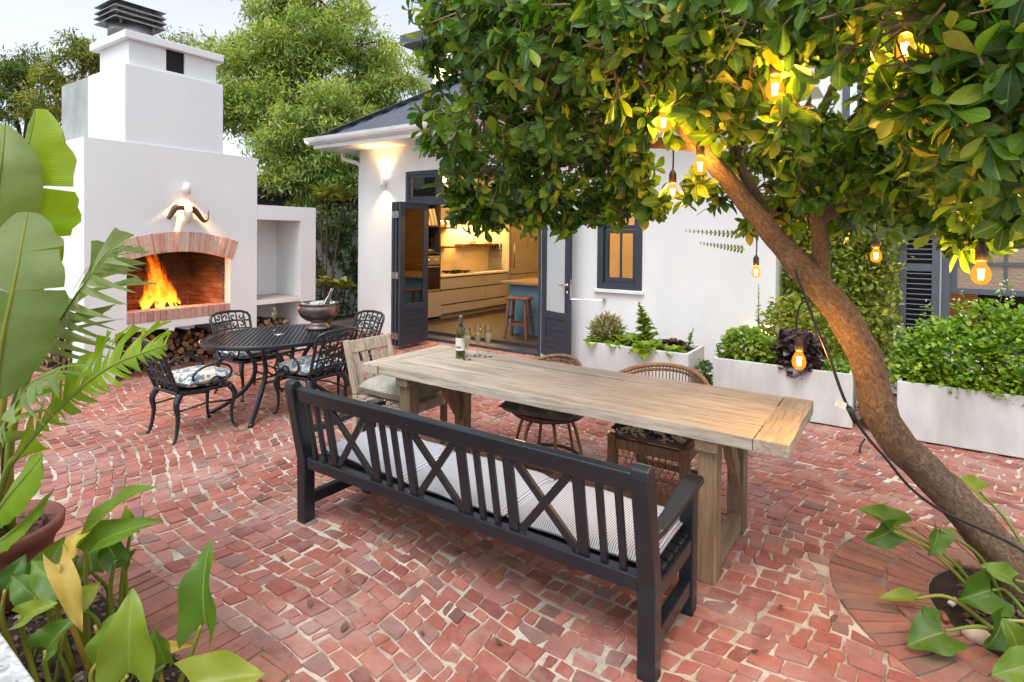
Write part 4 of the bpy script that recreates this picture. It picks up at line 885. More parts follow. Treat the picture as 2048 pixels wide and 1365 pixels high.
b2 = AT(20, 430, 18.); b2[2] = 0
bgtree('bushy dark green tree at the far left edge', [(0., (.07, .12, .05)), (.5, (.14, .21, .08)), (1., (.28, .32, .10))], b2, [(10, 160, 18, .8, 18), (60, 170, 18, .75, 16), (20, 215, 17.5, .8, 18), (-60, 180, 18, 1., 16), (70, 130, 18.5, .4, 6)], 170, .15, .15, seed=6, clump=.38)
b3 = AT(330, 430, 20.); b3[2] = 0
bgtree('distant tree whose thin top shows over the chimney cap', YC, b3, [(345, 90, 19, .55, 9), (400, 110, 19, .6, 10), (300, 150, 19, .8, 12), (420, 200, 19, .9, 12)], 100, .13, .12, seed=8, clump=.4)
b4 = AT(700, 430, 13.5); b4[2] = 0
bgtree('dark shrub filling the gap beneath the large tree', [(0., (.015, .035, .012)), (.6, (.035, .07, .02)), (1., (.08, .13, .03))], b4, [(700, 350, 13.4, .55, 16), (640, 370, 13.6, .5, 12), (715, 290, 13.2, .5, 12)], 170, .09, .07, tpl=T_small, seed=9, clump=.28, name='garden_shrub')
# ------------------------------------------------------------------ bench
def fabric(name, fn):
    m, nt, b = newmat(name); c = fn(nt); nt.links.new(c, b.inputs['Base Color']); b.inputs['Roughness'].default_value = .9; b.inputs['Sheen Weight'].default_value = .2
    bump(nt, b, noise(nt, coords(nt), 220., 3), .25, .002)
def stripes(nt):
    v = coords(nt); w = N(nt, 'ShaderNodeTexWave'); w.inputs['Scale'].default_value = 30.; w.inputs['Distortion'].default_value = .12; w.bands_direction = 'X'; nt.links.new(v, w.inputs[0])
    c = ramp(nt, w.outputs[1], [(.42, (.56, .59, .64)), (.62, (.20, .23, .30))]); return mixc(nt, .35, c, ramp(nt, noise(nt, v, 5., 4), [(.3, (.75, .76, .8)), (.7, (1, 1, 1))]), 'MULTIPLY')
fabric('striped_cloth', stripes)
def floral(nt, base=(.70, .66, .55), blue=(.13, .22, .33), thr=.50):
    v = coords(nt); n1 = noise(nt, v, 13., 2, .5, 1.4); n2 = noise(nt, v, 17., 3, .6, 2.)
    c = mixc(nt, ramp(nt, n1, [(thr, (0, 0, 0)), (thr+.03, (1, 1, 1))]), base, blue); return mixc(nt, ramp(nt, n2, [(.60, (0, 0, 0)), (.63, (.8,)*3)]), c, (.36, .36, .27))
fabric('floral_cloth', floral); fabric('dark_floral_cloth', lambda nt: floral(nt, (.50, .38, .26), (.012, .014, .02), .47))
fabric('fur_cloth', lambda nt: mixc(nt, .8, ramp(nt, noise(nt, coords(nt), 6., 5), [(.3, (.24, .24, .20)), (.7, (.46, .44, .38))]), ramp(nt, noise(nt, coords(nt, (1, 1, 1)), 90., 3), [(.3, (.5, .5, .45)), (.65, (1, 1, 1))]), 'MULTIPLY'))
fabric('hide_cloth', lambda nt: ramp(nt, noise(nt, coords(nt), 9., 5), [(.35, (.02, .014, .01)), (.6, (.10, .07, .045)), (.75, (.22, .17, .12))]))
be = thing('garden_bench', 'long charcoal painted wooden bench with three crossed back panels', 'bench', (-1.84, 2.35, 0))
bx0, bx1 = -2.93, -.745; pw = .072; CP = 'charcoal_paint'
for x in (bx0, bx1-pw):                                            # back posts: straight leg, then raked
    xa, xb = x, x+pw
    prof = [(2.08, 0), (2.155, 0), (2.150, .38), (2.065, .82), (2.045, .855), (2.015, .86), (1.992, .845), (1.99, .81), (2.075, .38)]
    n = len(prof); V = [(xa, y, z) for y, z in prof]+[(xb, y, z) for y, z in prof]
    MB().add(V, [tuple(range(n)), tuple(range(2*n-1, n-1, -1))]+[(i, n+i, n+(i+1) % n, (i+1) % n) for i in range(n)]).build('back_post', CP, be, bevel=.006)
fx = lambda x: (x+.006, x+pw-.006)
for x in (bx0, bx1-pw):
    MB().box((x+.004, 2.565, 0), (x+pw-.004, 2.635, .548)).build('front_leg', CP, be, bevel=.006)
    P = [(2.06, .545, .05), (2.2, .535, .052), (2.35, .545, .062), (2.5, .565, .078), (2.62, .577, .088), (2.69, .575, .084), (2.725, .567, .06)]
    mb = MB(); V = []; cx = x+pw/2
    for y, z, w in P:
        for dx, dz in ((-.5, -.5), (.5, -.5), (.5, .5), (-.5, .5)): V.append((cx+dx*w, y, z+dz*.034))
    mb.add(V, [(4*i+j, 4*i+(j+1) % 4, 4*i+4+(j+1) % 4, 4*i+4+j) for i in range(len(P)-1) for j in range(4)]+[(3, 2, 1, 0), tuple(4*(len(P)-1)+j for j in range(4))])
    mb.build('arm', CP, be, bevel=.009, seg=3)
    MB().box((x+.012, 2.155, .10), (x+pw-.012, 2.565, .165)).build('side_stretcher', CP, be, bevel=.005)
    MB().box((x+.010, 2.15, .29), (x+pw-.010, 2.565, .35)).build('side_rail', CP, be, bevel=.005)
yb = lambda z: 2.112-max(0, z-.38)*.192                            # back plane
ix0, ix1 = bx0+pw, bx1-pw
MB().bar((ix0, yb(.785), .785), (ix1, yb(.785), .785), .042, .085, (0, -.19, 1)).build('top_rail', CP, be, bevel=.010, seg=3)
MB().bar((ix0, yb(.365), .365), (ix1, yb(.365), .365), .05, .065, (0, -.05, 1)).build('lower_rail', CP, be, bevel=.006)
MB().box((ix0, 2.575, .29), (ix1, 2.62, .355)).build('front_apron', CP, be, bevel=.005)
g_, zl, zh = .052, .398, .745
def upright(x, w): MB().bar((x+w/2, yb(zl), zl), (x+w/2, yb(zh), zh), w, .022, (0, 1, .2)).build('slat', CP, be, bevel=.004)
x = ix0; Xw = (ix1-ix0-12*g_-.54)/3
def run(ws, lead, tail):
    global x
    if lead: x += g_
    for i, w in enumerate(ws):
        upright(x, w); x += w
        if i < len(ws)-1: x += g_
    if tail: x += g_
run((.03, .03, .05), True, False)
for k in range(3):
    for s in (0, 1):
        a, c = (x+.012, x+Xw-.012) if s == 0 else (x+Xw-.012, x+.012)
        MB().bar((a, yb(zh)-.003*s, zh-.005), (c, yb(zl)-.003*s, zl+.012), .036, .02-.004*s, (0, 1, .2)).build('cross_bar', CP, be, bevel=.003)
    x += Xw; run((.05, .03, .03, .05) if k < 2 else (.05, .03, .03), False, k == 2)
for i in range(6): y = 2.165+i*.075; MB().box((ix0-.045, y, .352), (ix1+.045, y+.055, .374)).build('seat_slat', CP, be, bevel=.006)
for x in (-1.5, -2.2): MB().box((x-.03, 2.15, .30), (x+.03, 2.575, .351)).build('seat_bearer', CP, be)
def box_cushion(name, label, x0, x1, y0, y1, z0, h, m, group, tilt=0.):
    o = thing(name, label, 'cushion', ((x0+x1)/2, (y0+y1)/2, z0), group=group); cx, cy = (x0+x1)/2, (y0+y1)/2
    for sg, nm_ in ((1, 'top'), (-1, 'underside')):
        def fn(a, b_):
            X, Y = 2*a-1, 2*b_-1; e = ((1-abs(X)**9)*(1-abs(Y)**9)); z = h*.5+sg*h*.5*max(0, e)**.35*(1+.16*(1-X*X)*(1-Y*Y)*(sg > 0))
            return (cx+(x1-x0)/2*X*(1-.03*abs(Y)**6), cy+(y1-y0)/2*Y*(1-.03*abs(X)**6), z0+z+tilt*X+.004*math.sin(7*X+3*Y))
        mb = MB().grid(fn, 26, 20)
        if sg < 0: mb.f = [tuple(reversed(q)) for q in mb.f]
        ob = mb.build(nm_, m, o, True)
    P = [fn(a, 0) for a in np.linspace(0, 1, 24)]+[fn(1, b_) for b_ in np.linspace(0, 1, 18)][1:]+[fn(a, 1) for a in np.linspace(1, 0, 24)][1:]+[fn(0, b_) for b_ in np.linspace(1, 0, 18)][1:-1]
    MB().tube(P+[P[0]], .006, 6).build('piping', m, o, True)
for i, (a, c, dz, lb) in enumerate(((-2.82, -2.17, .025, 'grey striped bench cushion at the left end, ridden up askew'), (-2.16, -1.50, .0, 'grey striped bench cushion in the middle'), (-1.49, -.80, .0, 'navy-striped bench cushion at the right end by the armrest'))):
    box_cushion('bench_cushion', lb, a, c, 2.16+.02*(i == 0), 2.64, .378+dz*.3, .062, 'striped_cloth', 'bench cushions', -.012 if i == 0 else 0.)
# ------------------------------------------------------------------ dining table
TZ = .78; dt = thing('dining_table', 'long weathered pale timber trestle dining table', 'table', (-1.8, 3.23, 0))
tx0, tx1, ty0, ty1, th = -3.195, -.398, 2.80, 3.655, .062
rt = random.Random(5); mat('seam_dark', (.05, .035, .022), .9, None, 20.)
for yy in (3.02, 3.235, 3.45): MB().box((tx0+.15, yy-.008, TZ-th+.004), (tx1-.15, yy+.008, TZ-.008)).build('seam', 'seam_dark', dt)  # dark strips fill the gaps between tabletop planks
for xx in (tx0+.1535, tx1-.1535): MB().box((xx-.006, ty0+.004, TZ-th+.004), (xx+.006, ty1-.004, TZ-.008)).build('seam', 'seam_dark', dt)
def rough_plank(x0, x1, y0, y1, z0, z1, m, ax=0):
    """plank with slightly worn, wavy edges"""
    n = 26; V = []; Fc = []
    for i in range(n+1):
        t = i/n; e = [.004*math.sin(9*t+rt.random())+rt.uniform(-.0025, .0025) for _ in range(4)]
        if ax == 0:
            xx = x0+(x1-x0)*t; V += [(xx, y0+e[0], z0), (xx, y1+e[1], z0), (xx, y1+e[1], z1+e[2]*.3), (xx, y0+e[0], z1+e[3]*.3)]
        else:
            yy = y0+(y1-y0)*t; V += [(x1+e[0], yy, z0), (x0+e[1], yy, z0), (x0+e[1], yy, z1+e[2]*.3), (x1+e[0], yy, z1+e[3]*.3)]
    for i in range(n): Fc += [(4*i+j, 4*i+4+j, 4*i+4+(j+1) % 4, 4*i+(j+1) % 4) for j in range(4)]
    Fc += [(0, 1, 2, 3), (4*n+3, 4*n+2, 4*n+1, 4*n)]
    return MB().add(V, [tuple(reversed(q)) for q in Fc]).build('tabletop_plank', m, dt, bevel=.0035)
ys = [ty0, 3.02, 3.235, 3.45, ty1]
for i in range(4): rough_plank(tx0+.155, tx1-.155, ys[i]+.0045, ys[i+1]-.0045, TZ-th, TZ-random.uniform(0, .003), 'table_wood')
rough_plank(tx0, tx0+.152, ty0-.004, ty1+.004, TZ-th, TZ, 'table_wood_cross', 1); rough_plank(tx1-.152, tx1, ty0-.004, ty1+.004, TZ-th, TZ, 'table_wood_cross', 1)
for x, br in ((-2.825, True), (-.77, False)):
    for y0 in (2.855, 3.45): MB().box((x-.047, y0, 0), (x+.047, y0+.095, TZ-th-.06)).build('leg', 'leg_wood', dt, bevel=.006)
    MB().box((x-.055, 2.82, TZ-th-.059), (x+.055, 3.63, TZ-th-.001)).build('bearer', 'leg_wood_cross', dt, bevel=.006)
    MB().box((x-.035, 2.951, .02), (x+.035, 3.449, .12)).build('foot_stretcher', 'leg_wood_cross', dt, bevel=.005)
    MB().bar((x, 3.22, TZ-th-.065), (x, 3.5, .27), .05, .085, (0, 1, 0)).build('brace', 'leg_wood', dt, bevel=.004)
# ------------------------------------------------------------------ things on the dining table
def clear_glass(name, col, rough=0.0, ior=1.45):
    m, nt, b = newmat(name); b.inputs['Base Color'].default_value = (*col, 1); b.inputs['Roughness'].default_value = rough; b.inputs['Transmission Weight'].default_value = 1.; b.inputs['IOR'].default_value = ior
clear_glass('green_glass', (.16, .24, .07), .02); glass('flute_glass', (.96, .96, .96), alpha=.45); 
m, nt, b = newmat('champagne'); b.inputs['Base Color'].default_value = (.95, .84, .48, 1); b.inputs['Transmission Weight'].default_value = .0; b.inputs['Roughness'].default_value = .15; b.inputs['Subsurface Weight'].default_value = .5; b.inputs['Subsurface Radius'].default_value = (.02, .015, .006); b.inputs['IOR'].default_value = 1.1
mat('paper_label', (.78, .77, .74), .7, None, 8., 0); mat('foil', (.20, .19, .18), .35, None, 8., 0, metal=.6)
p = G(921, 716, TZ); bo = thing('wine_bottle', 'green wine bottle with white label on the dining table', 'bottle', (p[0], p[1], TZ))
bp = [(0, .001), (.034, .001), (.037, .008), (.037, .185), (.032, .215), (.018, .24), (.0145, .25)]
MB().lathe(bp+[(.0145, .262), (0, .262)], (p[0], p[1], TZ), 28).build('body', 'green_glass', bo, True)
MB().lathe([(.0152, .235), (.0155, .305), (.0165, .306), (.0165, .318), (0, .319)], (p[0], p[1], TZ), 20).build('foil', 'foil', bo, True)
V = [(p[0]+.0376*math.cos(t), p[1]+.0376*math.sin(t), TZ+z) for t in np.linspace(-2.9, .1, 16) for z in (.06, .155)]
MB().add(V, [(2*i, 2*i+2, 2*i+3, 2*i+1) for i in range(15)]).build('paper_label', 'paper_label', bo, True)
V = [(p[0]+.0379*math.cos(t), p[1]+.0379*math.sin(t), TZ+z) for t in np.linspace(-1.9, -.8, 8) for z in (.078, .092)]; newmat('label_print')[2].inputs['Base Color'].default_value = (.12, .13, .22, 1)
MB().add(V, [(2*i, 2*i+2, 2*i+3, 2*i+1) for i in range(7)]).build('label_print', 'label_print', bo, True)
def flute(label, x, y, z, fill=.5):
    o = thing('champagne_flute', label, 'glass', (x, y, z), group='champagne flutes'); c = (x, y, z)
    MB().lathe([(.0, .0), (.032, .001), (.030, .004), (.006, .009), (.0035, .02), (.0035, .085), (.008, .10), (.022, .125), (.0275, .16), (.026, .20), (.0225, .235)], c, 20, top=False).build('glass', 'flute_glass', o, True)
    MB().lathe([(0, .103), (.0075, .105), (.0205, .127), (.0258, .158), (.0258, .16+.03*fill), (0, .16+.03*fill)], c, 18).build('wine', 'champagne', o, True)
for px, py, lb in ((934, 720, 'champagne flute nearest the wine bottle'), (955, 712, 'middle champagne flute of the three on the long table'), (976, 714, 'champagne flute farthest from the wine bottle')):
    q = G(px, py, TZ); flute(lb, q[0], q[1], TZ)
# ------------------------------------------------------------------ cast metal dining set
ot = thing('oval_table', 'oval dark blue-black cast metal table with lattice top', 'table', (-5.02, 3.356, 0)); OC = np.array([-5.02, 3.356]); SA, SB, OZ = .585, .72, .72; IP = 'iron_paint'
ring = lambda k, z, n=64: [(OC[0]+SA*k*math.cos(t), OC[1]+SB*k*math.sin(t), z) for t in np.arange(n)*2*math.pi/n]
V = ring(1., OZ)+ring(.9, OZ+.002)+ring(.9, OZ-.012)+ring(1., OZ-.034); n = 64
MB().add(V, [(l*n+i, l*n+(i+1) % n, ((l+1) % 4)*n+(i+1) % n, ((l+1) % 4)*n+i) for l in range(4) for i in range(n)]).build('rim', IP, ot, bevel=.005)
mb = MB()
for s in (-1, 1):                                                   # diagonal lattice
    for i in range(-20, 21):
        d = np.array([math.cos(s*.85+1.57), math.sin(s*.85+1.57)]); nrm = np.array([-d[1], d[0]]); o_ = nrm*i*.041
        A = (d[0]/SA)**2+(d[1]/SB)**2; B = 2*(o_[0]*d[0]/SA**2+o_[1]*d[1]/SB**2); C_ = (o_[0]/SA)**2+(o_[1]/SB)**2-.905**2; D_ = B*B-4*A*C_
        if D_ > 0:
            t0, t1 = (-B-math.sqrt(D_))/2/A, (-B+math.sqrt(D_))/2/A; p0 = OC+o_+d*t0; p1 = OC+o_+d*t1
            mb.bar((*p0, OZ-.006+.0015*s), (*p1, OZ-.006+.0015*s), .0145, .008)
mb.build('lattice', IP, ot)
MB().lathe([(0, -.004), (.05, -.004), (.055, .003), (.02, .006), (.018, 0), (0, 0)], (*OC, OZ), 20).build('parasol_hole', 'steel', ot, True)
for sx in (-1, 1):
    for sy in (-1, 1):
        P = bez([(OC[0]+sx*.25, OC[1]+sy*.34, OZ-.03), (OC[0]+sx*.12, OC[1]+sy*.24, .56), (OC[0]+sx*.085, OC[1]+sy*.20, .40), (OC[0]+sx*.12, OC[1]+sy*.26, .24), (OC[0]+sx*.24, OC[1]+sy*.40, .09), (OC[0]+sx*.345, OC[1]+sy*.51, .012)], 6)
        MB().tube(P, np.interp(np.linspace(0, 1, len(P)), [0, .3, .6, .9, 1], [.017, .022, .021, .019, .024]), 8).build('leg', IP, ot, True)
mb = MB()
for sy in (-1, 1): mb.tube([(OC[0]-.09, OC[1]+sy*.20, .38), (OC[0]+.09, OC[1]+sy*.20, .38)], .011, 6)
for sx in (-1, 1):
    for z in (.30, .55): mb.tube([(OC[0]+sx*.09, OC[1]-.22, z), (OC[0]+sx*.09, OC[1]+.22, z)], .011, 6)
    mb.tube([(OC[0]+sx*.09, OC[1]+.11*math.cos(t)*abs(math.cos(t))**.5, .425+.12*math.sin(t)*abs(math.sin(t))**.5) for t in np.linspace(0, 6.283, 25)], .010, 6)
mb.build('stretcher_lattice', IP, ot, True)
mb = MB(); an = np.arange(40)*2*math.pi/40
mb.tube([(OC[0]+.36*math.cos(t), OC[1]+.46*math.sin(t), OZ-.045) for t in np.linspace(0, 6.283, 40)], .012, 6); mb.build('apron_ring', IP, ot, True)
def cast_chair(label, x, y, rz, cush=None, group='cast metal chairs'):
    o = thing('cast_chair', label, 'chair', (x, y, 0), rz, group); OFF[o.name] = np.zeros(3); sw, sdp, sz = .225, .235, .405
    # seat frame
    V = []; prof = [(-sw*.86, -sdp), (sw*.86, -sdp), (sw, -.05), (sw*1.02, sdp*.8), (sw*.75, sdp), (-sw*.75, sdp), (-sw*1.02, sdp*.8), (-sw, -.05)]
    MB().prism(prof, sz-.03, sz).build('seat', IP, o, bevel=.008)
    for sx in (-1, 1):
        P = bez([(sx*.205, .20, sz-.02), (sx*.225, .235, sz-.10), (sx*.205, .222, .2), (sx*.205, .225, .07), (sx*.228, .25, .012)], 5); MB().tube(P, np.interp(np.linspace(0, 1, len(P)), [0, .25, .6, .9, 1], [.026, .022, .013, .011, .020]), 8).build('leg', IP, o, True)
        P = bez([(sx*.19, -.21, sz-.02), (sx*.205, -.245, sz-.10), (sx*.205, -.232, .2), (sx*.215, -.25, .06), (sx*.225, -.275, .0)], 5); MB().tube(P, np.interp(np.linspace(0, 1, len(P)), [0, .25, .6, 1], [.030, .024, .015, .012]), 8).build('leg', IP, o, True)
        MB().tube([(sx*.205, -.23, .25), (sx*.19, 0, .27), (sx*.205, .22, .25)], .008, 6).build('side_stretcher', IP, o, True)
        lp = [(sx*(.235+.012*math.sin(t)), .035+.165*math.cos(t), sz+.105+.088*math.sin(t)) for t in np.linspace(-1.9, 4.3, 30)]
        ar = MB().tube(lp, .0105, 7).build('arm_loop', IP, o, True)
        sc = [(sx*.236, .06+(.055-.006*t)*math.cos(t), sz+.045+(.045-.006*t)*math.sin(t)) for t in np.linspace(-1.2, 5.2, 22)]
        MB().tube(sc, .009, 6).build('arm_scroll', IP, ar, True)
    # raked back: outline and scroll lattice in (u, v) mapped to the leaning plane
    bk = lambda u, v: (u, -.225-.165*(v/.42)-.03*(1-(u/.21)**2)*(v/.42), sz+v)
    hw = lambda v: .195+.03*(v/.42)
    out = [(-hw(0), 0.)]+[(-hw(v), v) for v in np.linspace(.06, .37, 6)]+[(-hw(.4)+.02, .405), (-.14, .428), (0, .437), (.14, .428), (hw(.4)-.02, .405)]+[(hw(v), v) for v in np.linspace(.37, .06, 6)]+[(hw(0), 0.)]
    MB().tube([bk(*q) for q in out], .015, 8).build('back_frame', IP, o, True)
    mb = MB()
    for i in range(1, 5): v = i*.083; mb.tube([bk(u, v+.006*math.cos(u*14)) for u in np.linspace(-hw(v), hw(v), 9)], .0095, 6)
    for i in range(-2, 3): u = i*.074; mb.tube([bk(u*(1+.25*v), v) for v in np.linspace(.0, .425, 9)], .0095, 6)
    for i in range(-3, 3):
        for j in range(5):
            cu, cv = (i+.5)*.074*(1+.1*j*.4), (j+.5)*.083; ph = (i+j) % 4*1.57
            if abs(cu) < hw(cv)-.02: mb.tube([bk(cu+(.026-.0035*t)*math.cos(t+ph), cv+(.029-.0038*t)*math.sin(t+ph)) for t in np.linspace(0, 4.6, 13)], .0088, 6)
    mb.build('back_lattice', IP, o, True)
    if cush:
        c = math.cos(rz), math.sin(rz); lx, ly = 0., .015
        q = tag(MB().pillow((x+c[0]*lx-c[1]*ly, y+c[1]*lx+c[0]*ly, sz+.062), .46, .44, .12, rz+cush[1], 16, .0, (cush[2], 0)).build('seat_cushion', 'floral_cloth', None, True), cush[0], 'cushion', 'floral seat cushions')
    return o
cast_chair('cast metal chair nearest the palm fronds, side on, with arm loop', -5.03, 2.545, 0, ('blue and cream floral cushion on the chair nearest the palm fronds', .12, .02))
cast_chair('cast metal chair with its back to the charcoal bench', -4.60, 3.42, math.pi/2, ('blue and cream floral cushion on the chair behind the bench', .05, .03))
cast_chair('cast metal chair on the fireplace side of the oval table', -5.72, 3.47, -math.pi/2, ('floral cushion half hidden under the oval table on the fireplace side', .0, .0))
cast_chair('cast metal chair at the far end of the oval table by the doors', -4.90, 4.03, math.pi)
# bowl, bottle and flute on the oval table
def bowlmat():
    m, nt, b = newmat('pewter'); b.inputs['Metallic'].default_value = 1.; nt.links.new(ramp(nt, noise(nt, coords(nt, (1, 1, .4)), 9., 4), [(.3, (.16, .13, .12)), (.7, (.34, .30, .28))]), b.inputs['Base Color']); b.inputs['Roughness'].default_value = .34; bump(nt, b, noise(nt, coords(nt), 40., 3), .15, .003)
bowlmat()
q = G(637, 658, OZ); wb = thing('wine_cooler_bowl', 'large pewter footed wine cooler bowl on the oval table', 'bowl', (q[0], q[1], OZ+.003))
MB().lathe([(0, .004), (.118, .004), (.122, .012), (.10, .04), (.075, .065), (.08, .078), (.13, .095), (.18, .135), (.205, .185), (.205, .235), (.195, .262), (.206, .268), (.200, .274), (.188, .262), (.19, .2), (.15, .13), (0, .10)], (q[0], q[1], OZ+.002), 40).build('bowl', 'pewter', wb, True)
m, nt, b = newmat('ice'); b.inputs['Base Color'].default_value = (.85, .9, .92, 1); b.inputs['Roughness'].default_value = .2; b.inputs['Transmission Weight'].default_value = .4
mb = MB()
for i in range(60):
    r, t = .17*math.sqrt(random.random()), random.uniform(0, 6.28); c = np.array([q[0]+r*math.cos(t), q[1]+r*math.sin(t), OZ+.235+random.uniform(-.02, .025)]); d = unit(1)[0]*.016; mb.bar(c-d, c+d, .03, .028)
tag(mb.build('ice_cubes', 'ice', wb), kind='stuff')
d = np.array([.25, .2, 1.]); d /= np.linalg.norm(d); c0 = np.array([q[0]+.03, q[1]+.04, OZ+.15])
tag(MB().tube([c0, c0+d*.15, c0+d*.19, c0+d*.23, c0+d*.28], [.036, .036, .02, .0145, .0145], 16).build('chilled_bottle', 'green_glass', None, True), 'green bottle neck leaning out of the pewter bowl', 'bottle')
q2 = PX(549, 668, -5.15); q2 = G(549, 662, OZ); flute('champagne flute standing alone on the oval metal table', q2[0], q2[1], OZ+.004)
# ------------------------------------------------------------------ slatted pale chair
pc = thing('slatted_chair', 'pale slatted wooden armchair at the head of the long table', 'chair', (-3.36, 3.33, 0)); PW = 'pale_wood'
for y in (3.10, 3.54):
    MB().bar((-3.60, y, 0), (-3.60, y, .42), .045, .05, (1, 0, 0)).build('back_leg', PW, pc, bevel=.006); P = [(-3.60, y, .42), (-3.655, y, .62), (-3.73, y, .84)]
    MB().bar(P[0], P[2], .045, .05, (1, 0, .3)).build('back_post', PW, pc, bevel=.010); MB().bar((-3.06, y, 0), (-3.06, y, .40), .045, .045, (1, 0, 0)).build('front_leg', 'teak', pc, bevel=.005)
    MB().bar((-3.6, y, .37), (-3.05, y, .37), .03, .06).build('seat_rail', PW, pc, bevel=.005)
    MB().bar((-3.6, y, .16), (-3.06, y, .16), .025, .04).build('stretcher', PW, pc)
MB().bar((-3.715, 3.122, .78), (-3.715, 3.518, .78), .028, .105, (-.3, 0, 1)).build('top_rail', PW, pc, bevel=.008); MB().bar((-3.615, 3.122, .455), (-3.615, 3.518, .455), .028, .05, (-.3, 0, 1)).build('lower_rail', PW, pc, bevel=.005)
for i in range(4): y = 3.17+i*.10; MB().bar((-3.615, y, .48), (-3.702, y, .73), .062, .014, (1, 0, .3)).build('back_slat', PW, pc, bevel=.003)
for i in range(6): x = -3.56+i*.095; MB().box((x, 3.08, .401), (x+.075, 3.56, .418)).build('seat_slat', PW, pc, bevel=.003)
MB().bar((-3.05, 3.10, .37), (-3.05, 3.54, .37), .03, .06).build('front_rail', PW, pc)
tag(MB().pillow((-3.30, 3.33, .49), .56, .50, .15, 0, 18, .1, (.0, .0)).build('fur_cushion', 'fur_cloth', None, True), 'plump grey-green woolly cushion on the pale slatted chair', 'cushion')
# ------------------------------------------------------------------ rattan chairs
def tub_back(o, cx, cy, hw, dp, ztop, zarm, m, canes, rr=.014, zseat=.42, lattice=True):
    A = np.linspace(-.15, math.pi+.15, 30); rim = [(cx+hw*math.cos(a), cy+dp*math.sin(a), zarm+(ztop-zarm)*max(0, math.sin(a))**.7) for a in A]
    MB().tube(rim, rr, 8).build('back_rim', m, o, True); MB().tube([(x_, y_+.0, z_-.035) for x_, y_, z_ in rim], rr*.6, 6).build('inner_rim', m, o, True)
    mb = MB(); Z = np.linspace(0, math.pi, canes)
    for i, a in enumerate(Z):
        zt = zarm+(ztop-zarm)*math.sin(a)**.7-.01; t = np.array([cx+hw*math.cos(a), cy+dp*math.sin(a), zt])
        if lattice:
            for s in (-1, 1):
                a2 = min(math.pi, max(0, a+s*.28)); mb.tube([t, (cx+hw*.86*math.cos(a2), cy+dp*.86*math.sin(a2), zseat)], .0045, 5)
        else: mb.tube([t, (cx+hw*.88*math.cos(a), cy+dp*.88*math.sin(a), zseat)], .0048, 5)
    tag(mb.build('back_canes', m, o, True), kind='stuff')
r1 = thing('rattan_chair', 'dark rattan chair with curved cane legs and hide-covered seat', 'chair', (-2.16, 3.70, 0)); cx, cy = -2.16, 3.68
tub_back(r1, cx-.06, cy+.02, .27, .34, .745, .56, 'cane', 17)
MB().lathe([(0, -.02), (.26, -.02), (.285, 0), (.26, .02), (0, .02)], (cx, cy, .40), 28, 1., .95).build('seat', 'dark_cane', r1, True)
MB().tube([(cx+.25*math.cos(t), cy+.24*math.sin(t), .06) for t in np.linspace(0, 6.283, 30)], .014, 7).build('base_ring', 'dark_cane', r1, True)
for i in range(6):
    t = i*math.pi/3+.25; P = bez([(cx+.10*math.cos(t), cy+.10*math.sin(t), .375), (cx+.19*math.cos(t), cy+.19*math.sin(t), .33), (cx+.235*math.cos(t), cy+.235*math.sin(t), .2), (cx+.29*math.cos(t), cy+.28*math.sin(t), .0)], 5); MB().tube(P, .0125, 7).build('leg', 'cane', r1, True)
tag(MB().pillow((cx+.02, cy-.05, .475), .56, .50, .12, .15, 16, .0).build('hide_cushion', 'hide_cloth', None, True), 'dark hide cushion on the rattan chair under the table', 'cushion')
r2 = thing('wicker_armchair', 'honey rattan tub armchair with square legs behind the table', 'chair', (-1.27, 3.75, 0)); cx, cy = -1.29, 3.66
tub_back(r2, cx-.07, cy+.02, .36, .40, .775, .62, 'cane', 46, .016, .42, False)
for x in (cx-.235, cx+.235):
    for y in (3.43, 3.92): MB().box((x-.028, y-.028, 0), (x+.028, y+.028, .43)).build('leg', 'teak', r2, bevel=.005)
for y in (3.43, 3.92): MB().box((cx-.206, y-.018, .345), (cx+.206, y+.018, .41)).build('seat_rail', 'teak', r2); MB().box((cx-.206, y-.014, .08), (cx+.206, y+.014, .12)).build('lower_rail', 'teak', r2)
for x in (cx-.235, cx+.235): MB().box((x-.018, 3.459, .345), (x+.018, 3.891, .41)).build('seat_rail', 'teak', r2)
mb = MB()
for i in range(-6, 15):
    for s in (-1, 1):
        xa = cx-.205+i*.04; xb = xa+s*.085; za, zb2 = .12, .345
        pa, pb = np.array([xa, 3.43+.004*s, za]), np.array([xb, 3.43+.004*s, zb2])
        if cx-.206 < min(pa[0], pb[0]) and max(pa[0], pb[0]) < cx+.206: mb.tube([pa, pb], .0035, 4)
tag(mb.build('cane_lattice', 'cane', r2), kind='stuff')
MB().box((cx-.23, 3.45, .411), (cx+.23, 3.93, .43)).build('seat_board', 'teak', r2)
box_cushion('chair_cushion', 'cream cushion with black leaf print on the honey rattan armchair', cx-.24, cx+.22, 3.40, 3.88, .43, .085, 'dark_floral_cloth', None)
# ------------------------------------------------------------------ planters
def planter(label, x0, x1, y0, y1, z1=.50, rz=0.):
    o = thing('planter', label, 'planter', ((x0+x1)/2, (y0+y1)/2, 0)); t = .035; mb = MB()
    mb.box((x0, y0, .02), (x1, y0+t, z1)); mb.box((x0, y1-t, .02), (x1, y1, z1)); mb.box((x0, y0+t, .02), (x0+t, y1-t, z1)); mb.box((x1-t, y0+t, .02), (x1, y1-t, z1)); mb.box((x0+t, y0+t, .02), (x1-t, y1-t, .06))
    mb.build('trough', 'planter_white', o, bevel=.006); MB().box((x0+.04, y0+.05, 0), (x1-.04, y1-.05, .02)).build('plinth', 'soot_black', o); MB().box((x0+t, y0+t, .40), (x1-t, y1-t, z1-.035)).build('soil', 'soil', o); return o  # plinth is a plain black block inset under the trough
planter('white trough planter of lettuces below the sash window', -3.05, -1.80, 5.90, 6.50)
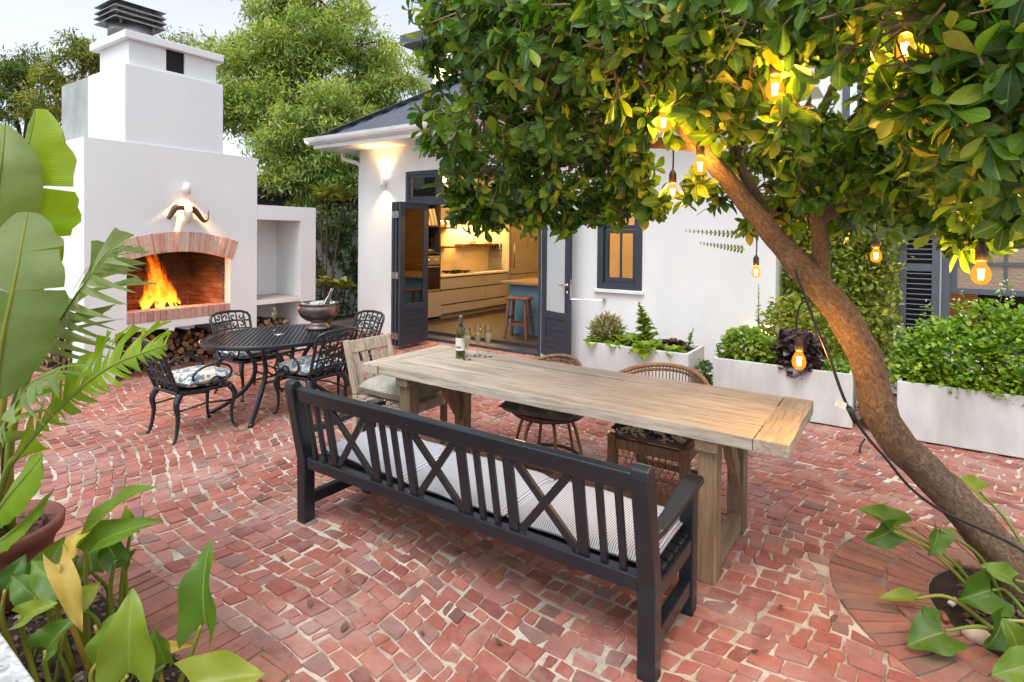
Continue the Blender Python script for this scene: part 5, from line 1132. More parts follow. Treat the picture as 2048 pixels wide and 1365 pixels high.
planter('white trough planter with purple basil between the other two', -1.545, -.335, 5.89, 6.46)
planter('large white trough planter of leafy herbs behind the tree trunk', -.01, 2.1, 5.865, 6.55)
leafmat('lettuce_leaf', [(0., (.14, .26, .02)), (.5, (.27, .40, .035)), (1., (.42, .52, .08))], .45, .4); leafmat('herb_leaf', [(0., (.09, .22, .015)), (.5, (.20, .37, .022)), (.85, (.33, .50, .04)), (1., (.46, .58, .08))], .4, .45, big=.3)
leafmat('basil_leaf', [(0., (.11, .23, .02)), (.6, (.24, .37, .03)), (1., (.38, .48, .06))], .4, .4); leafmat('purple_leaf', [(0., (.025, .012, .02)), (.6, (.06, .03, .045)), (1., (.13, .07, .08))], .2, .35); leafmat('dark_red_leaf', [(0., (.03, .01, .008)), (1., (.10, .03, .02))], .25, .4)
leafmat('feather_leaf', [(0., (.12, .20, .03)), (.5, (.30, .30, .12)), (1., (.48, .36, .26))], .35, .6); mat('white_petal', (.8, .8, .76), .7, None, 9., 0); leafmat('stem_green', [(0., (.14, .22, .03)), (1., (.22, .30, .05))], .2, .5)
T_ruf = leaf_tpl(1., .85, 4, 5, .5, .35, 'obovate')
def ruffle(t): V, Q, U = t; V = V.copy(); V[:, 2] += .09*np.sin(U[:, 1]*17+U[:, 0]*9)*(abs(U[:, 0]-.5)*2); return V, Q, U
T_ruf = ruffle(T_ruf)
def rosette(name, label, c, n, size, m, cat='lettuce', up=(.15, 1.5), group=None):
    o = thing(name, label, cat, tuple(c), group=group); th = np.arange(n)*2.4+rng.uniform(0, .5, n); e = np.linspace(up[0], up[1], n); Yd = np.c_[np.cos(th), np.sin(th), e]; L = Leaves()
    L.add(scatter(T_ruf, basis(Yd, np.tile([0, 0, 1.], (n, 1))), np.tile(np.array(c), (n, 1))+np.c_[Yd[:, :2]*.02, np.zeros(n)], size*np.linspace(1.1, .7, n)*rng.uniform(.85, 1.1, n))); L.build('leaves', m, o); MB().lathe([(.02, -.04), (.015, .03), (0, .05)], c, 8).build('core', 'stem_green', o); return o
def spire(label, base, tip, w, m, n=90, name='bolting_lettuce'):
    o = thing(name, label, 'plant', tuple(base)); base = np.array(base); tip = np.array(tip); t = rng.uniform(0, 1, n)**.8; th = rng.uniform(0, 6.28, n); d = tip-base; P = base+d*t[:, None]; Yd = np.c_[np.cos(th), np.sin(th), .5+.9*t]; L = Leaves()
    L.add(scatter(T_ruf, basis(Yd, np.tile([0, 0, 1.], (n, 1))), P, w*(1.05-t)**.9+.012)); L.build('leaves', m, o); MB().tube([base, (base+tip)/2, tip], [.010, .007, .002], 6).build('stem', 'stem_green', o, True); return o
def bush(name, label, boxes, n, size, m, cat='herb', tpl=None, flowers=0, stems=8, up=.25, group=None):
    """boxes: (centre, radii) ellipsoids"""
    o = thing(name, label, cat, tuple(np.array(boxes[0][0])-[0, 0, boxes[0][1][2]]), group=group); L = Leaves(); tpl = tpl or T_heart; tot = sum(r[0]*r[1]*r[2] for _, r in boxes)
    for c, r in boxes:
        k = max(20, int(n*r[0]*r[1]*r[2]/tot)); v = unit(k)*rng.uniform(.35, 1.05, (k, 1))**.6; P = np.array(c)+v*np.array(r); Yd = v*.7+unit(k)*.8; Yd[:, 2] += up; Zd = unit(k)*.5+np.array([0, -.25, 1.]); L.add(scatter(tpl, basis(Yd, Zd), P, size*rng.uniform(.55, 1.25, k)))
    tag(L.build('foliage', m, o), kind='stuff')
    c, r = boxes[0]
    for i in range(stems):
        q = np.array(boxes[i % len(boxes)][0])+unit(1)[0]*np.array(boxes[i % len(boxes)][1])*.8; b_ = np.array([q[0]*.6+c[0]*.4, c[1], c[2]-r[2]]); MB().tube([b_, (b_+q)/2+rng.normal(size=3)*.02, q], [.005, .004, .002], 5, False).build('stem', 'stem_green', o)
    if flowers:
        k = flowers; v = unit(k); v[:, 2] = abs(v[:, 2]); ci = rng.integers(0, len(boxes), k); P = np.array([np.array(boxes[j][0])+v[i]*np.array(boxes[j][1])*1.06 for i, j in enumerate(ci)]); L2 = Leaves()
        for a in range(3): L2.add(scatter(T_small, basis(unit(k), unit(k)), P, np.full(k, .016)))
        tag(L2.build('flowers', 'white_petal', o), kind='stuff')
    return o
zs = .47
bush('feathery_herb', 'feathery pinkish-green herb at the left end of the lettuce planter', [((-2.85, 6.2, .60), (.17, .2, .16))], 900, .085, 'feather_leaf', tpl=T_lance, up=.9)
rosette('lettuce', 'low green lettuce beside the feathery herb', (-2.90, 6.02, zs), 16, .15, 'lettuce_leaf'); rosette('lettuce', 'upright lettuce left of the bolting spire', (-2.58, 6.15, zs), 18, .20, 'lettuce_leaf', up=(.2, 2.2)); rosette('lettuce', 'small lettuce at the planter edge under the upright one', (-2.66, 5.99, zs), 14, .12, 'lettuce_leaf')
rosette('lettuce', 'broad lettuce spilling over the front rim of the planter', (-2.28, 5.97, zs+.02), 20, .19, 'lettuce_leaf', up=(-.35, 1.2)); rosette('lettuce', 'pale frilly lettuce at the right end of the first planter', (-2.02, 6.05, zs), 18, .14, 'lettuce_leaf'); rosette('lettuce', 'dark red lettuce behind the pale frilly one', (-2.10, 6.33, zs+.02), 16, .14, 'dark_red_leaf'); rosette('lettuce', 'plain green lettuce in the middle behind the rim', (-2.45, 6.25, zs), 16, .16, 'lettuce_leaf')
p = PY(1278, 607, 6.25); spire('tall bolting lettuce spire leaning left', (-2.33, 6.22, zs), (p[0], 6.25, p[2]), .15, 'lettuce_leaf', 110); p = PY(1387, 657, 6.3); spire('thin seed spire at the corner of the lettuce planter', (-1.93, 6.3, zs), (p[0], 6.3, p[2]), .05, 'herb_leaf', 50, 'seed_spire')
bush('basil_bush', 'bright green basil at the left of the middle planter', [((-1.28, 6.15, .60), (.24, .22, .19)), ((-1.05, 6.1, .58), (.15, .2, .14))], 1200, .055, 'basil_leaf'); p = PY(1517, 580, 6.3); spire('tall thin flower spire behind the basil', (-1.2, 6.32, .5), (p[0], 6.3, p[2]+.05), .05, 'herb_leaf', 60, 'flower_spire')
bush('purple_basil', 'dark purple basil with drooping leaves in the middle planter', [((-.80, 6.08, .64), (.21, .2, .16)), ((-.76, 5.96, .52), (.16, .12, .12))], 700, .07, 'purple_leaf'); bush('thyme_bush', 'low grey-green herb at the right end of the middle planter', [((-.47, 6.15, .5), (.12, .2, .07))], 500, .03, 'herb_leaf'); spire('small spike at the left corner of the middle planter', (-1.50, 5.99, zs), (-1.535, 5.97, .62), .05, 'herb_leaf', 40, 'seed_spire')
bush('yellow_herb', 'yellow-green shrubby herb behind the purple basil', [((-.95, 6.45, .78), (.28, .16, .34)), ((-.55, 6.5, .8), (.2, .15, .3))], 1300, .05, 'creeper_yellow')
bush('herb_bush', 'big leafy green herb bush with tiny white flowers', [((.35, 6.2, .72), (.34, .36, .30)), ((.85, 6.2, .78), (.38, .38, .36)), ((1.4, 6.2, .78), (.4, .36, .36)), ((.15, 6.1, .60), (.22, .26, .2)), ((.9, 5.93, .56), (.5, .12, .16)), ((.45, 5.95, .55), (.2, .13, .16)), ((.6, 6.35, .98), (.2, .2, .2)), ((1.1, 6.3, 1.05), (.2, .2, .25)), ((.2, 6.25, 1.0), (.05, .05, .16)), ((.42, 6.2, 1.06), (.05, .05, .2)), ((.72, 6.2, 1.18), (.05, .05, .18)), ((1.3, 6.3, 1.2), (.06, .06, .18)), ((.02, 6.2, .8), (.06, .08, .14))], 11500, .043, 'herb_leaf', flowers=130, stems=24)
bush('gap_plant', 'dark plant growing in the gap between the first two planters', [((-1.68, 6.1, .22), (.08, .15, .2))], 120, .06, 'creeper_dark', 'plant'); bush('gap_plant', 'dark ferny plant in the gap beside the tree trunk', [((-.17, 6.1, .25), (.1, .2, .25))], 260, .06, 'creeper_dark', 'plant')
wl = thing('step_light', 'small white wall light glowing low at the end of the house wall', 'wall lamp', (-1.2, YW, .78)); p = PY(1538, 655, YW-.04)
MB().box((p[0]-.06, YW-.05, p[2]-.02), (p[0]+.06, YW, p[2]+.03)).build('housing', 'gutter_white', wl, bevel=.005); MB().box((p[0]-.045, YW-.045, p[2]-.03), (p[0]+.045, YW-.012, p[2]-.021)).build('diffuser', 'lamp_glow', wl); lamp('step_lamp', (p[0], YW-.06, p[2]-.05), 2.2, (1, .6, .25), .03, wl)
# ------------------------------------------------------------------ courtyard tree
def barkmat():
    m, nt, b = newmat('tree_bark'); uv = N(nt, 'ShaderNodeUVMap'); mp = N(nt, 'ShaderNodeMapping'); mp.inputs['Scale'].default_value = (17, 22, 1); nt.links.new(uv.outputs[0], mp.inputs[0]); v = mp.outputs[0]; vo = coords(nt)
    n1 = noise(nt, v, 1.7, 8, .72, .9); c = ramp(nt, n1, [(.28, (.075, .045, .028)), (.43, (.20, .13, .08)), (.58, (.34, .24, .16)), (.74, (.56, .46, .36))])
    c = mixc(nt, .6, c, ramp(nt, noise(nt, vo, 7., 4), [(.3, (.6, .58, .55)), (.7, (1.05, 1.0, .95))]), 'MULTIPLY')
    nt.links.new(c, b.inputs['Base Color']); b.inputs['Roughness'].default_value = .9; bump(nt, b, n1, 1., .035)
barkmat()
def trunk_tube(pts, name, parent, n=20, per=10):
    """pts: (px, py, depth, radius)"""
    P = bez([AT(a, b_, d) for a, b_, d, r in pts], per); rr = .88*np.interp(np.linspace(0, 1, len(P)), np.linspace(0, 1, len(pts)), [q[3] for q in pts]); k = len(P); T = np.gradient(P, axis=0); u = frame(T[0])[1]; V = []; U = []; s = 0.
    for i in range(k):
        d = T[i]/np.linalg.norm(T[i]); u = u-d*(u@d); u /= np.linalg.norm(u); sd_ = np.cross(d, u); s += np.linalg.norm(P[i]-P[i-1]) if i else 0
        for j in range(n+1):
            a = 2*math.pi*(j % n)/n; kk = 1+.05*math.sin(3*a+4*s)+.13*math.exp(-((s-1.62)/.05)**2)*max(0, math.cos(a-2.5))+.10*math.exp(-((s-1.05)/.04)**2)*max(0, math.cos(a-.6))+.045*math.sin(5*a-9*s+1)+.03*math.sin(9*a+23*s)+.03*math.sin(31*s+a); V.append(P[i]+rr[i]*kk*(math.cos(a)*sd_+math.sin(a)*u)); U.append((j/n, s))
    Q = [(i*(n+1)+j, i*(n+1)+j+1, (i+1)*(n+1)+j+1, (i+1)*(n+1)+j) for i in range(k-1) for j in range(n)]
    return npmesh(name, np.array(V), np.array(Q), 'tree_bark', parent, True, np.array(U))
g0 = G(2030, 1185); tree = thing('courtyard_tree', 'leaning rough-barked tree with broad glossy leaves hung with bulbs', 'tree', (g0[0], g0[1], 0))
trunk_tube([(2100, 1260, 2.72, .19), (2060, 1185, 2.73, .125), (1998, 1105, 2.74, .108), (1935, 1030, 2.74, .096), (1858, 950, 2.72, .088), (1792, 880, 2.7, .086), (1757, 810, 2.7, .084), (1738, 740, 2.7, .080), (1706, 668, 2.7, .078), (1665, 605, 2.7, .076), (1615, 550, 2.7, .07), (1560, 490, 2.7, .056), (1496, 412, 2.7, .05), (1430, 328, 2.65, .045), (1375, 265, 2.6, .04), (1310, 200, 2.6, .03), (1230, 130, 2.7, .022)], 'trunk', tree)
LM = [[(1640, 565, 2.72, .05), (1642, 490, 2.75, .042), (1634, 420, 2.8, .038), (1610, 330, 2.9, .034), (1640, 230, 2.7, .025), (1700, 120, 2.4, .018)], [(1545, 480, 2.7, .036), (1510, 390, 2.8, .03), (1470, 300, 2.85, .032), (1500, 180, 2.6, .022), (1560, 60, 2.3, .016)], [(1640, 440, 2.78, .035), (1740, 370, 2.7, .028), (1860, 320, 2.3, .022), (1980, 300, 1.9, .016)], [(1400, 290, 2.62, .035), (1260, 290, 2.9, .026), (1120, 330, 3.2, .02), (980, 350, 3.4, .012)], [(1330, 220, 2.6, .03), (1180, 180, 2.7, .022), (1020, 150, 2.9, .015), (910, 150, 3.1, .01)], [(1620, 300, 2.9, .025), (1760, 200, 2.2, .02), (1900, 120, 1.7, .016), (2020, 100, 1.5, .01)], [(1425, 325, 2.65, .03), (1380, 200, 2.5, .022), (1340, 60, 2.4, .016)], [(1560, 420, 2.9, .02), (1530, 440, 3.2, .014), (1510, 470, 3.5, .008)], [(1640, 420, 2.9, .02), (1720, 420, 3.1, .014), (1800, 430, 3.0, .008)], [(1860, 330, 2.3, .02), (1920, 400, 2.2, .014), (1970, 460, 2.15, .008)]]
for q in LM: trunk_tube(q, 'limb', tree, 10, 6)
BL = [(885, 20, 3.0, .20), (960, 25, 2.8, .28), (1060, 15, 2.6, .30), (1170, 10, 2.4, .30), (1290, 10, 2.3, .30), (1410, 0, 2.2, .28), (1530, 10, 2.0, .26), (1650, 0, 1.8, .25), (1780, 5, 1.6, .24), (1900, 10, 1.5, .24), (2030, 10, 1.45, .25),
      (900, 115, 3.1, .17), (995, 120, 2.85, .26), (1115, 120, 2.6, .28), (1245, 125, 2.45, .27), (1375, 120, 2.35, .24), (1490, 110, 2.2, .2), (1620, 85, 1.9, .13), (1720, 70, 1.8, .14), (1880, 130, 1.6, .17), (1985, 120, 1.5, .22), (2050, 180, 1.45, .2),
      (880, 225, 3.2, .16), (975, 225, 3.0, .26), (1090, 230, 2.85, .28), (1210, 230, 2.75, .24), (1310, 225, 2.6, .14), (1440, 215, 2.6, .18), (1545, 240, 2.35, .10), (1580, 210, 2.05, .06), (1790, 200, 1.95, .13), (1860, 245, 1.85, .16), (1950, 240, 1.7, .2), (2040, 290, 1.6, .2),
      (925, 320, 3.4, .18), (1010, 330, 3.3, .25), (1120, 335, 3.2, .25), (1215, 320, 3.0, .16), (1510, 300, 3.1, .16), (1570, 340, 3.2, .22), (1670, 330, 3.1, .25), (1770, 320, 2.8, .22), (1870, 350, 2.3, .18), (1960, 350, 2.0, .18), (2045, 380, 1.8, .18),
      (935, 398, 3.6, .13), (1010, 410, 3.5, .16), (1100, 408, 3.4, .16), (1185, 395, 3.3, .13), (1260, 385, 3.1, .05), (1320, 400, 2.95, .035), (1445, 395, 2.85, .05), (1500, 445, 3.0, .07), (1580, 415, 3.2, .14), (1680, 410, 3.1, .16), (1775, 410, 2.8, .13), (1850, 425, 2.5, .10), (1945, 425, 2.15, .12), (1925, 480, 2.2, .05), (1985, 470, 2.15, .05), (2050, 430, 1.9, .10), (1400, 370, 2.75, .03), (1370, 395, 2.9, .03),
      (930, 430, 3.6, .09), (985, 440, 3.55, .10), (1050, 440, 3.5, .10), (1120, 440, 3.4, .10), (1190, 425, 3.3, .10), (1235, 395, 3.2, .08), (905, 385, 3.6, .09), (1240, 425, 3.1, .07), (1285, 385, 3.0, .07), (1275, 345, 3.0, .11), (1300, 420, 3.0, .04), (1260, 300, 2.9, .12),  (870, 290, 3.3, .08), (1560, 270, 2.9, .14), (1640, 270, 3.0, .15), (1720, 280, 2.9, .16), (1620, 380, 2.6, .10), (1700, 370, 2.6, .14), (1780, 370, 2.5, .13), (1830, 390, 2.5, .11), (1550, 380, 3.0, .1), (1480, 330, 2.9, .08), (1450, 240, 2.4, .10), (1400, 200, 2.3, .1), (1840, 200, 1.9, .1), (1700, 450, 3.2, .08), (1690, 310, 2.5, .10), (1745, 265, 2.35, .08), (1640, 240, 2.4, .07), (1600, 310, 2.6, .09), (1760, 340, 2.4, .10), (1560, 300, 2.6, .08),  (1640, 440, 3.3, .07),
      # depth behind, closes the crown
      (1000, 60, 3.5, .35), (1150, 80, 3.3, .36), (1320, 80, 3.1, .34), (1500, 60, 2.9, .26), (1750, 40, 2.4, .22), (1960, 60, 2.0, .3), (1000, 250, 3.7, .3), (1150, 260, 3.6, .32), (1240, 290, 3.4, .2), (1620, 300, 3.5, .2), (1770, 290, 3.2, .16), (1940, 250, 2.3, .26), (2060, 260, 2.1, .3), (1940, 340, 2.5, .2), (2060, 380, 2.4, .2), (1060, 390, 3.9, .22)]
BU = [(1810, 98, 1.75, 'top right bulb among large near leaves', 1.1), (1550, 178, 1.95, 'bulb hanging in a gap at the top centre of the crown', .9), (1327, 245, 2.4, 'bulb in the crown at the top of the leaning trunk', .8), (1345, 385, 3.0, 'small bulb below the crown against the white wall', .6), (1400, 333, 2.55, 'bulb right beside the peeling upper trunk', .7), (1512, 545, 3.9, 'small bulb hanging in front of the bare white wall', .55), (1752, 512, 3.4, 'bulb hanging in front of the yellow-green creeper', .9), (1962, 548, 2.1, 'large bulb hanging before the sash window at right', 1.0), (1598, 722, 2.62, 'bulb hanging low over the purple basil', .9)]
rc = np.random.default_rng(21); LR, LP, LS = [], [], []; TW = MB(); Tl = leaf_tpl(1., .54, 4, 7, .22, .22, 'obovate')
for a, b_, d, r in BL:
    c = AT(a, b_, d); n = max(6, int(360*r**1.7)+4)
    v = rc.normal(size=(n, 3)); v /= np.linalg.norm(v, axis=1, keepdims=True); C = c+v*r*rc.uniform(.35, 1.0, (n, 1))**.6*np.array([1, 1, .85])
    for i in range(n):
        tw = v[i]*.7+rc.normal(size=3)*.5+np.array([0, 0, .25]); tw /= np.linalg.norm(tw); k = rc.integers(6, 10); th = np.arange(k)*2.4+rc.uniform(0, 6); s_, u_, _ = frame(tw); el = rc.uniform(-.1, .9, k)
        Yd = (np.cos(th)[:, None]*s_+np.sin(th)[:, None]*u_)+tw*el[:, None]; Yd[:, 2] -= rc.uniform(0, .55, k); Zd = tw+rc.normal(size=(k, 3))*.3
        LR.append(basis(Yd, Zd)); LP.append(C[i]-tw*rc.uniform(-.01, .05, (k, 1))); LS.append(rc.uniform(.045, .112, k)*rc.uniform(.8, 1.08))
        TW.tube([C[i]+tw*.01, C[i]-tw*.07, c+(C[i]-c)*.35], [.003, .0035, .005], 4, False)
LR, LP, LS = np.concatenate(LR), np.concatenate(LP), np.concatenate(LS)
def near_bulb(P):
    k = np.zeros(len(P), bool)
    for a, b_, d, lb, e in BU:
        c = AT(a, b_, d); ax = CAM-c; n_ = np.linalg.norm(ax); ax /= n_; v = P+np.array([0, 0, -.01])-c; s = v @ ax; k |= (np.linalg.norm(v-np.clip(s, 0, n_)[:, None]*ax, axis=1) < .075)
    return k
dd = proj(LP); keep = (dd[:, 2] > .95) & ~near_bulb(LP); LR, LP, LS, dd = LR[keep], LP[keep], LS[keep], dd[keep]
LCOL = [(0., (.026, .080, .010)), (.3, (.060, .165, .014)), (.55, (.110, .25, .018)), (.8, (.19, .35, .024)), (.94, (.31, .42, .03)), (1., (.50, .43, .04))]
leafmat('tree_leaf', LCOL, .36, .27, .55, veins=True, va=.12)
LS3 = LS[:, None]*np.c_[rc.uniform(.72, 1.15, len(LS)), np.ones(len(LS)), rc.uniform(.2, 2.2, len(LS))]
inf = (dd[:, 0] > 0) & (dd[:, 0] < 2048) & (dd[:, 1] > 0) & (dd[:, 1] < 700); rank = np.argsort(np.where(inf, dd[:, 2]/LS, 1e9))[:300]
lm = bpy.data.meshes.new('leaf'); ob = npmesh('leaf', Tl[0], Tl[1], 'tree_leaf', None, True, Tl[2]); lm = ob.data; bpy.data.objects.remove(ob)
for i in rank:
    o = bpy.data.objects.new('leaf', lm); COL.objects.link(o); o.parent = tree; M4 = Matrix.Identity(4)
    for r_ in range(3):
        for c_ in range(3): M4[r_][c_] = LR[i][r_][c_]*LS3[i][c_]
        M4[r_][3] = LP[i][r_]-off(tree)[r_]
    o.matrix_basis = M4
msk = np.ones(len(LP), bool); msk[rank] = False; L = Leaves(); L.add(scatter(Tl, LR[msk], LP[msk], LS3[msk])); tag(L.build('crown', 'tree_leaf', tree), kind='stuff')
tag(TW.build('twigs', 'tree_bark', tree), kind='stuff')
print('tree leaves', len(LP))
# fern-like sprays against the white wall
leafmat('spray_leaf', [(0., (.05, .11, .03)), (1., (.12, .20, .06))], .3, .5)
for j, (a, c_) in enumerate((((1480, 470), (1372, 462)), ((1490, 500), (1402, 487)))):
    P0, P1 = AT(*a, 4.1), AT(*c_, 4.1); n = 13; t = np.repeat(np.linspace(.05, 1, n), 2); sg = np.tile([-1., 1.], n); P = P0+(P1-P0)*t[:, None]; d = (P1-P0)/np.linalg.norm(P1-P0); Yd = np.tile(d*.5, (2*n, 1))+np.c_[np.zeros(2*n), np.zeros(2*n), sg]; L = Leaves(); L.add(scatter(T_small, basis(Yd, np.tile([0, -1., .3], (2*n, 1))), P, .030*(1.15-t*.75)))
    tag(L.build('spray', 'spray_leaf', tree), kind='stuff'); MB().tube([P0, (P0+P1)/2, P1], [.004, .003, .001], 5).build('spray_stem', 'stem_green', tree)
# ------------------------------------------------------------------ bulbs and cable
emit('filament', (1, .55, .14), 22.); m, nt, b = newmat('bulb_glass'); e_ = N(nt, 'ShaderNodeEmission'); e_.inputs[0].default_value = (1, .36, .025, 1); e_.inputs[1].default_value = .9; t_ = N(nt, 'ShaderNodeBsdfTransparent'); t_.inputs[0].default_value = (1, .9, .7, 1); s_ = N(nt, 'ShaderNodeMixShader'); s_.inputs[0].default_value = .45
nt.links.new(t_.outputs[0], s_.inputs[1]); nt.links.new(e_.outputs[0], s_.inputs[2]); nt.links.new(s_.outputs[0], nt.nodes['Material Output'].inputs[0]); mat('bulb_socket', (.05, .03, .02), .5, None, 20.)
for a, b_, d, lb, e in BU:
    c = AT(a, b_, d); o = thing('festoon_bulb', 'lit amber ' + lb, 'bulb', (c[0], c[1], c[2]+.09), group='festoon bulbs')
    MB().lathe([(0, -.040), (.016, -.037), (.027, -.024), (.031, -.004), (.027, .016), (.017, .034), (.0125, .048)], c, 20).build('glass', 'bulb_glass', o, True)
    for k in range(4): t = k*1.57+.4; MB().tube([(c[0]+.006*math.cos(t), c[1]+.006*math.sin(t), c[2]-.022), (c[0]+.010*math.cos(t), c[1]+.010*math.sin(t), c[2]+.018)], .0021, 5).build('filament', 'filament', o)
    MB().lathe([(.0125, .045), (.019, .05), (.019, .095), (.012, .11), (.005, .118), (0, .118)], c, 14).build('socket', 'bulb_socket', o, True)
    if a != 1598: q = AT(a+random.uniform(-8, 14), b_-150, d*.98); MB().tube(bez([c+np.array((0, 0, .11)), c+np.array((.002, 0, .2)), q], 5), .0045, 6).build('drop_cord', 'black_rubber', o, True)
    else: MB().tube(bez([c+np.array((0, 0, .11)), AT(1593, 660, 2.6), AT(1598, 615, 2.58), AT(1615, 600, 2.55)], 6), .005, 6).build('drop_cord', 'black_rubber', o, True)
    lamp('bulb_lamp', c, 13*e, (1, .50, .09), .02, o)
cb_ = thing('light_cable', 'black festoon cable running down the leaning trunk', 'cable', (g0[0], g0[1], 0))
MB().tube(bez([AT(2100, 1140, 2.4), AT(2030, 1092, 2.46), AT(1960, 1058, 2.5), AT(1880, 1020, 2.52), AT(1820, 975, 2.52), AT(1770, 915, 2.52), AT(1735, 875, 2.53), AT(1705, 830, 2.53), AT(1685, 790, 2.53), AT(1660, 720, 2.54), AT(1635, 660, 2.55), AT(1612, 598, 2.56), AT(1590, 540, 2.58)], 6), .0065, 7).build('cable', 'black_rubber', cb_, True)
MB().tube([AT(1697, 815, 2.53), AT(1712, 845, 2.53)], .013, 8).build('connector', 'black_rubber', cb_, True); MB().bar(AT(1672, 806, 2.52), AT(1692, 813, 2.52), .004, .028).build('white_tag', 'white_petal', cb_)
MB().tube(bez([AT(1730, 878, 2.53), AT(1722, 890, 2.52), AT(1719, 905, 2.52)], 4), [.004]*8+[.008], 6).build('loose_end', 'black_rubber', cb_, True)
MB().tube(bez([AT(1372, 88, 2.3), AT(1440, 60, 2.2), AT(1500, 22, 2.1), AT(1560, -30, 2.0)], 5), .005, 6).build('upper_cable', 'black_rubber', cb_, True)
# ------------------------------------------------------------------ arum lilies
leafmat('arum_leaf', [(0., (.06, .15, .02)), (.5, (.12, .25, .028)), (.8, (.21, .34, .035)), (1., (.34, .43, .05))], .42, .3, .55, veins=True, vs=14., va=.16, edge=.7); leafmat('yellow_leaf', [(0., (.55, .40, .06)), (1., (.62, .46, .14))], .35, .5); leafmat('petiole', [(0., (.16, .25, .03)), (.6, (.25, .33, .045)), (1., (.42, .40, .07))], .25, .4)
def arum_leaf(A, T, w, face, fold=.35, lobe=.25, bend=.16, nu=8, nv=18, wav=.11):
    """A attach, T tip; face = direction the upper side looks"""
    A, T = np.array(A), np.array(T); d = T-A; Ln = np.linalg.norm(d); d /= Ln; X = np.cross(d, face); X /= np.linalg.norm(X); Z = np.cross(X, d); V = []; U = []; ph = random.uniform(0, 6)
    for j in range(nv+1):
        t = j/nv; wd = w/2*(math.sin(math.pi*min(1, (t*.88+.12)**.62)))**.85 if t < 1 else .002
        for i in range(nu+1):
            x = 2*i/nu-1; back = lobe*Ln*abs(x)**1.6*(1-t)**3
            V.append(A+d*(t*Ln-back)+X*x*wd+Z*(abs(x)**1.3*wd*fold-bend*Ln*(t-.5)**2*2+wav*w*math.sin(11*t+3*np.sign(x)+ph)*abs(x)**2*(1-t*.5))); U.append((i/nu, t))
    Q = [(j*(nu+1)+i, j*(nu+1)+i+1, (j+1)*(nu+1)+i+1, (j+1)*(nu+1)+i) for j in range(nv) for i in range(nu)]
    return np.array(V), np.array(Q), np.array(U)
def arum(label, leaves, name='arum_lily'):
    """leaves: (attach px, tip px, depth, width, root (x,y), face, material)"""
    r0 = leaves[0][4]; o = thing(name, label, 'plant', (r0[0], r0[1], .02))
    for (a, t, d, w, rt_, fc_, m) in leaves:
        A, T = AT(a[0], a[1], d[0]), AT(t[0], t[1], d[1]); f = np.array(fc_, float); L = Leaves(); L.add(arum_leaf(A, T, w, f, random.uniform(.2, .75), wav=.11 if m != 'yellow_leaf' else .3)); L.build('leaf', m, o)
        if rt_ is not None: R0 = np.array([rt_[0], rt_[1], .02]); mid_ = (R0+A)/2+np.array([random.uniform(-.03, .03), random.uniform(-.03, .03), .06]); MB().tube(bez([R0, mid_, A], 6), np.linspace(.011, .006, 13), 7).build('stalk', 'petiole' if m != 'yellow_leaf' else 'yellow_leaf', o, True)
    return o
cf = -AX[2]; UPV = np.array([0, 0, 1.]); cu_ = cf*.7+UPV*.7; cs = cf*.9+AX[0]*.4+UPV*.3
arum('arum lily clump with long upper leaves beside the terracotta pot', [((170, 1062), (296, 962), (2.2, 2.05), .13, (-2.62, .92), cf*.5+UPV*.9-AX[0]*.3, 'arum_leaf'), ((150, 1102), (312, 1036), (2.15, 2.05), .13, (-2.58, .90), cf*.6+UPV*.7-AX[0]*.2, 'arum_leaf'), ((80, 1165), (128, 1075), (2.2, 2.25), .14, (-2.70, .85), cs, 'arum_leaf'), ((246, 1136), (270, 1098), (2.2, 2.22), .06, (-2.55, 1.0), cu_, 'arum_leaf'), ((184, 1145), (176, 1095), (2.25, 2.3), .09, (-2.62, .98), cs, 'arum_leaf'), ((262, 1060), (250, 1012), (2.25, 2.25), .06, (-2.5, 1.03), cs, 'arum_leaf'), ((70, 1195), (20, 1150), (2.1, 2.1), .10, (-2.66, .80), cu_, 'arum_leaf')])
arum('arum lily with a single upright wavy leaf at the bed corner', [((402, 1252), (412, 1084), (2.05, 2.1), .165, (-2.15, 1.02), cf*.95-AX[0]*.25, 'arum_leaf')])
arum('arum lily with broad front leaves at the bottom edge', [((255, 1352), (262, 1180), (1.9, 1.95), .17, (-2.16, .86), cf*.9+AX[0]*.3+UPV*.2, 'arum_leaf'), ((200, 1320), (228, 1225), (1.95, 2.0), .13, (-2.22, .82), cf-AX[0]*.5, 'arum_leaf'), ((380, 1372), (528, 1345), (1.9, 1.95), .16, (-2.02, .98), UPV+cf*.7, 'arum_leaf'), ((90, 1300), (145, 1238), (1.95, 1.98), .12, (-2.35, .75), cu_, 'arum_leaf')])
arum('withered yellow arum leaf hanging in the left bed', [((118, 1130), (165, 1265), (2.0, 1.98), .075, (-2.45, .88), cf+AX[0]*1.2, 'yellow_leaf'), ((160, 1068), (128, 1135), (2.1, 2.05), .06, None, cf-AX[0]*.3, 'yellow_leaf'), ((300, 1300), (390, 1290), (2.2, 2.2), .05, None, UPV+cf, 'yellow_leaf')], 'withered_leaf')
arum('young arum clump with upright stalks in the middle of the left bed', [((230, 1120), (205, 1065), (2.15, 2.2), .09, (-2.5, .98), cs, 'arum_leaf'), ((120, 1180), (60, 1120), (2.1, 2.15), .11, (-2.58, .86), cu_, 'arum_leaf'), ((40, 1235), (110, 1205), (2.0, 2.0), .08, (-2.5, .74), cu_, 'arum_leaf'), ((150, 1210), (200, 1165), (2.05, 2.1), .08, (-2.45, .9), cs, 'arum_leaf'), ((10, 1180), (50, 1110), (2.1, 2.15), .09, (-2.7, .74), cs, 'arum_leaf'), ((330, 1330), (305, 1255), (1.98, 2.02), .10, (-2.15, .93), cf, 'arum_leaf')])
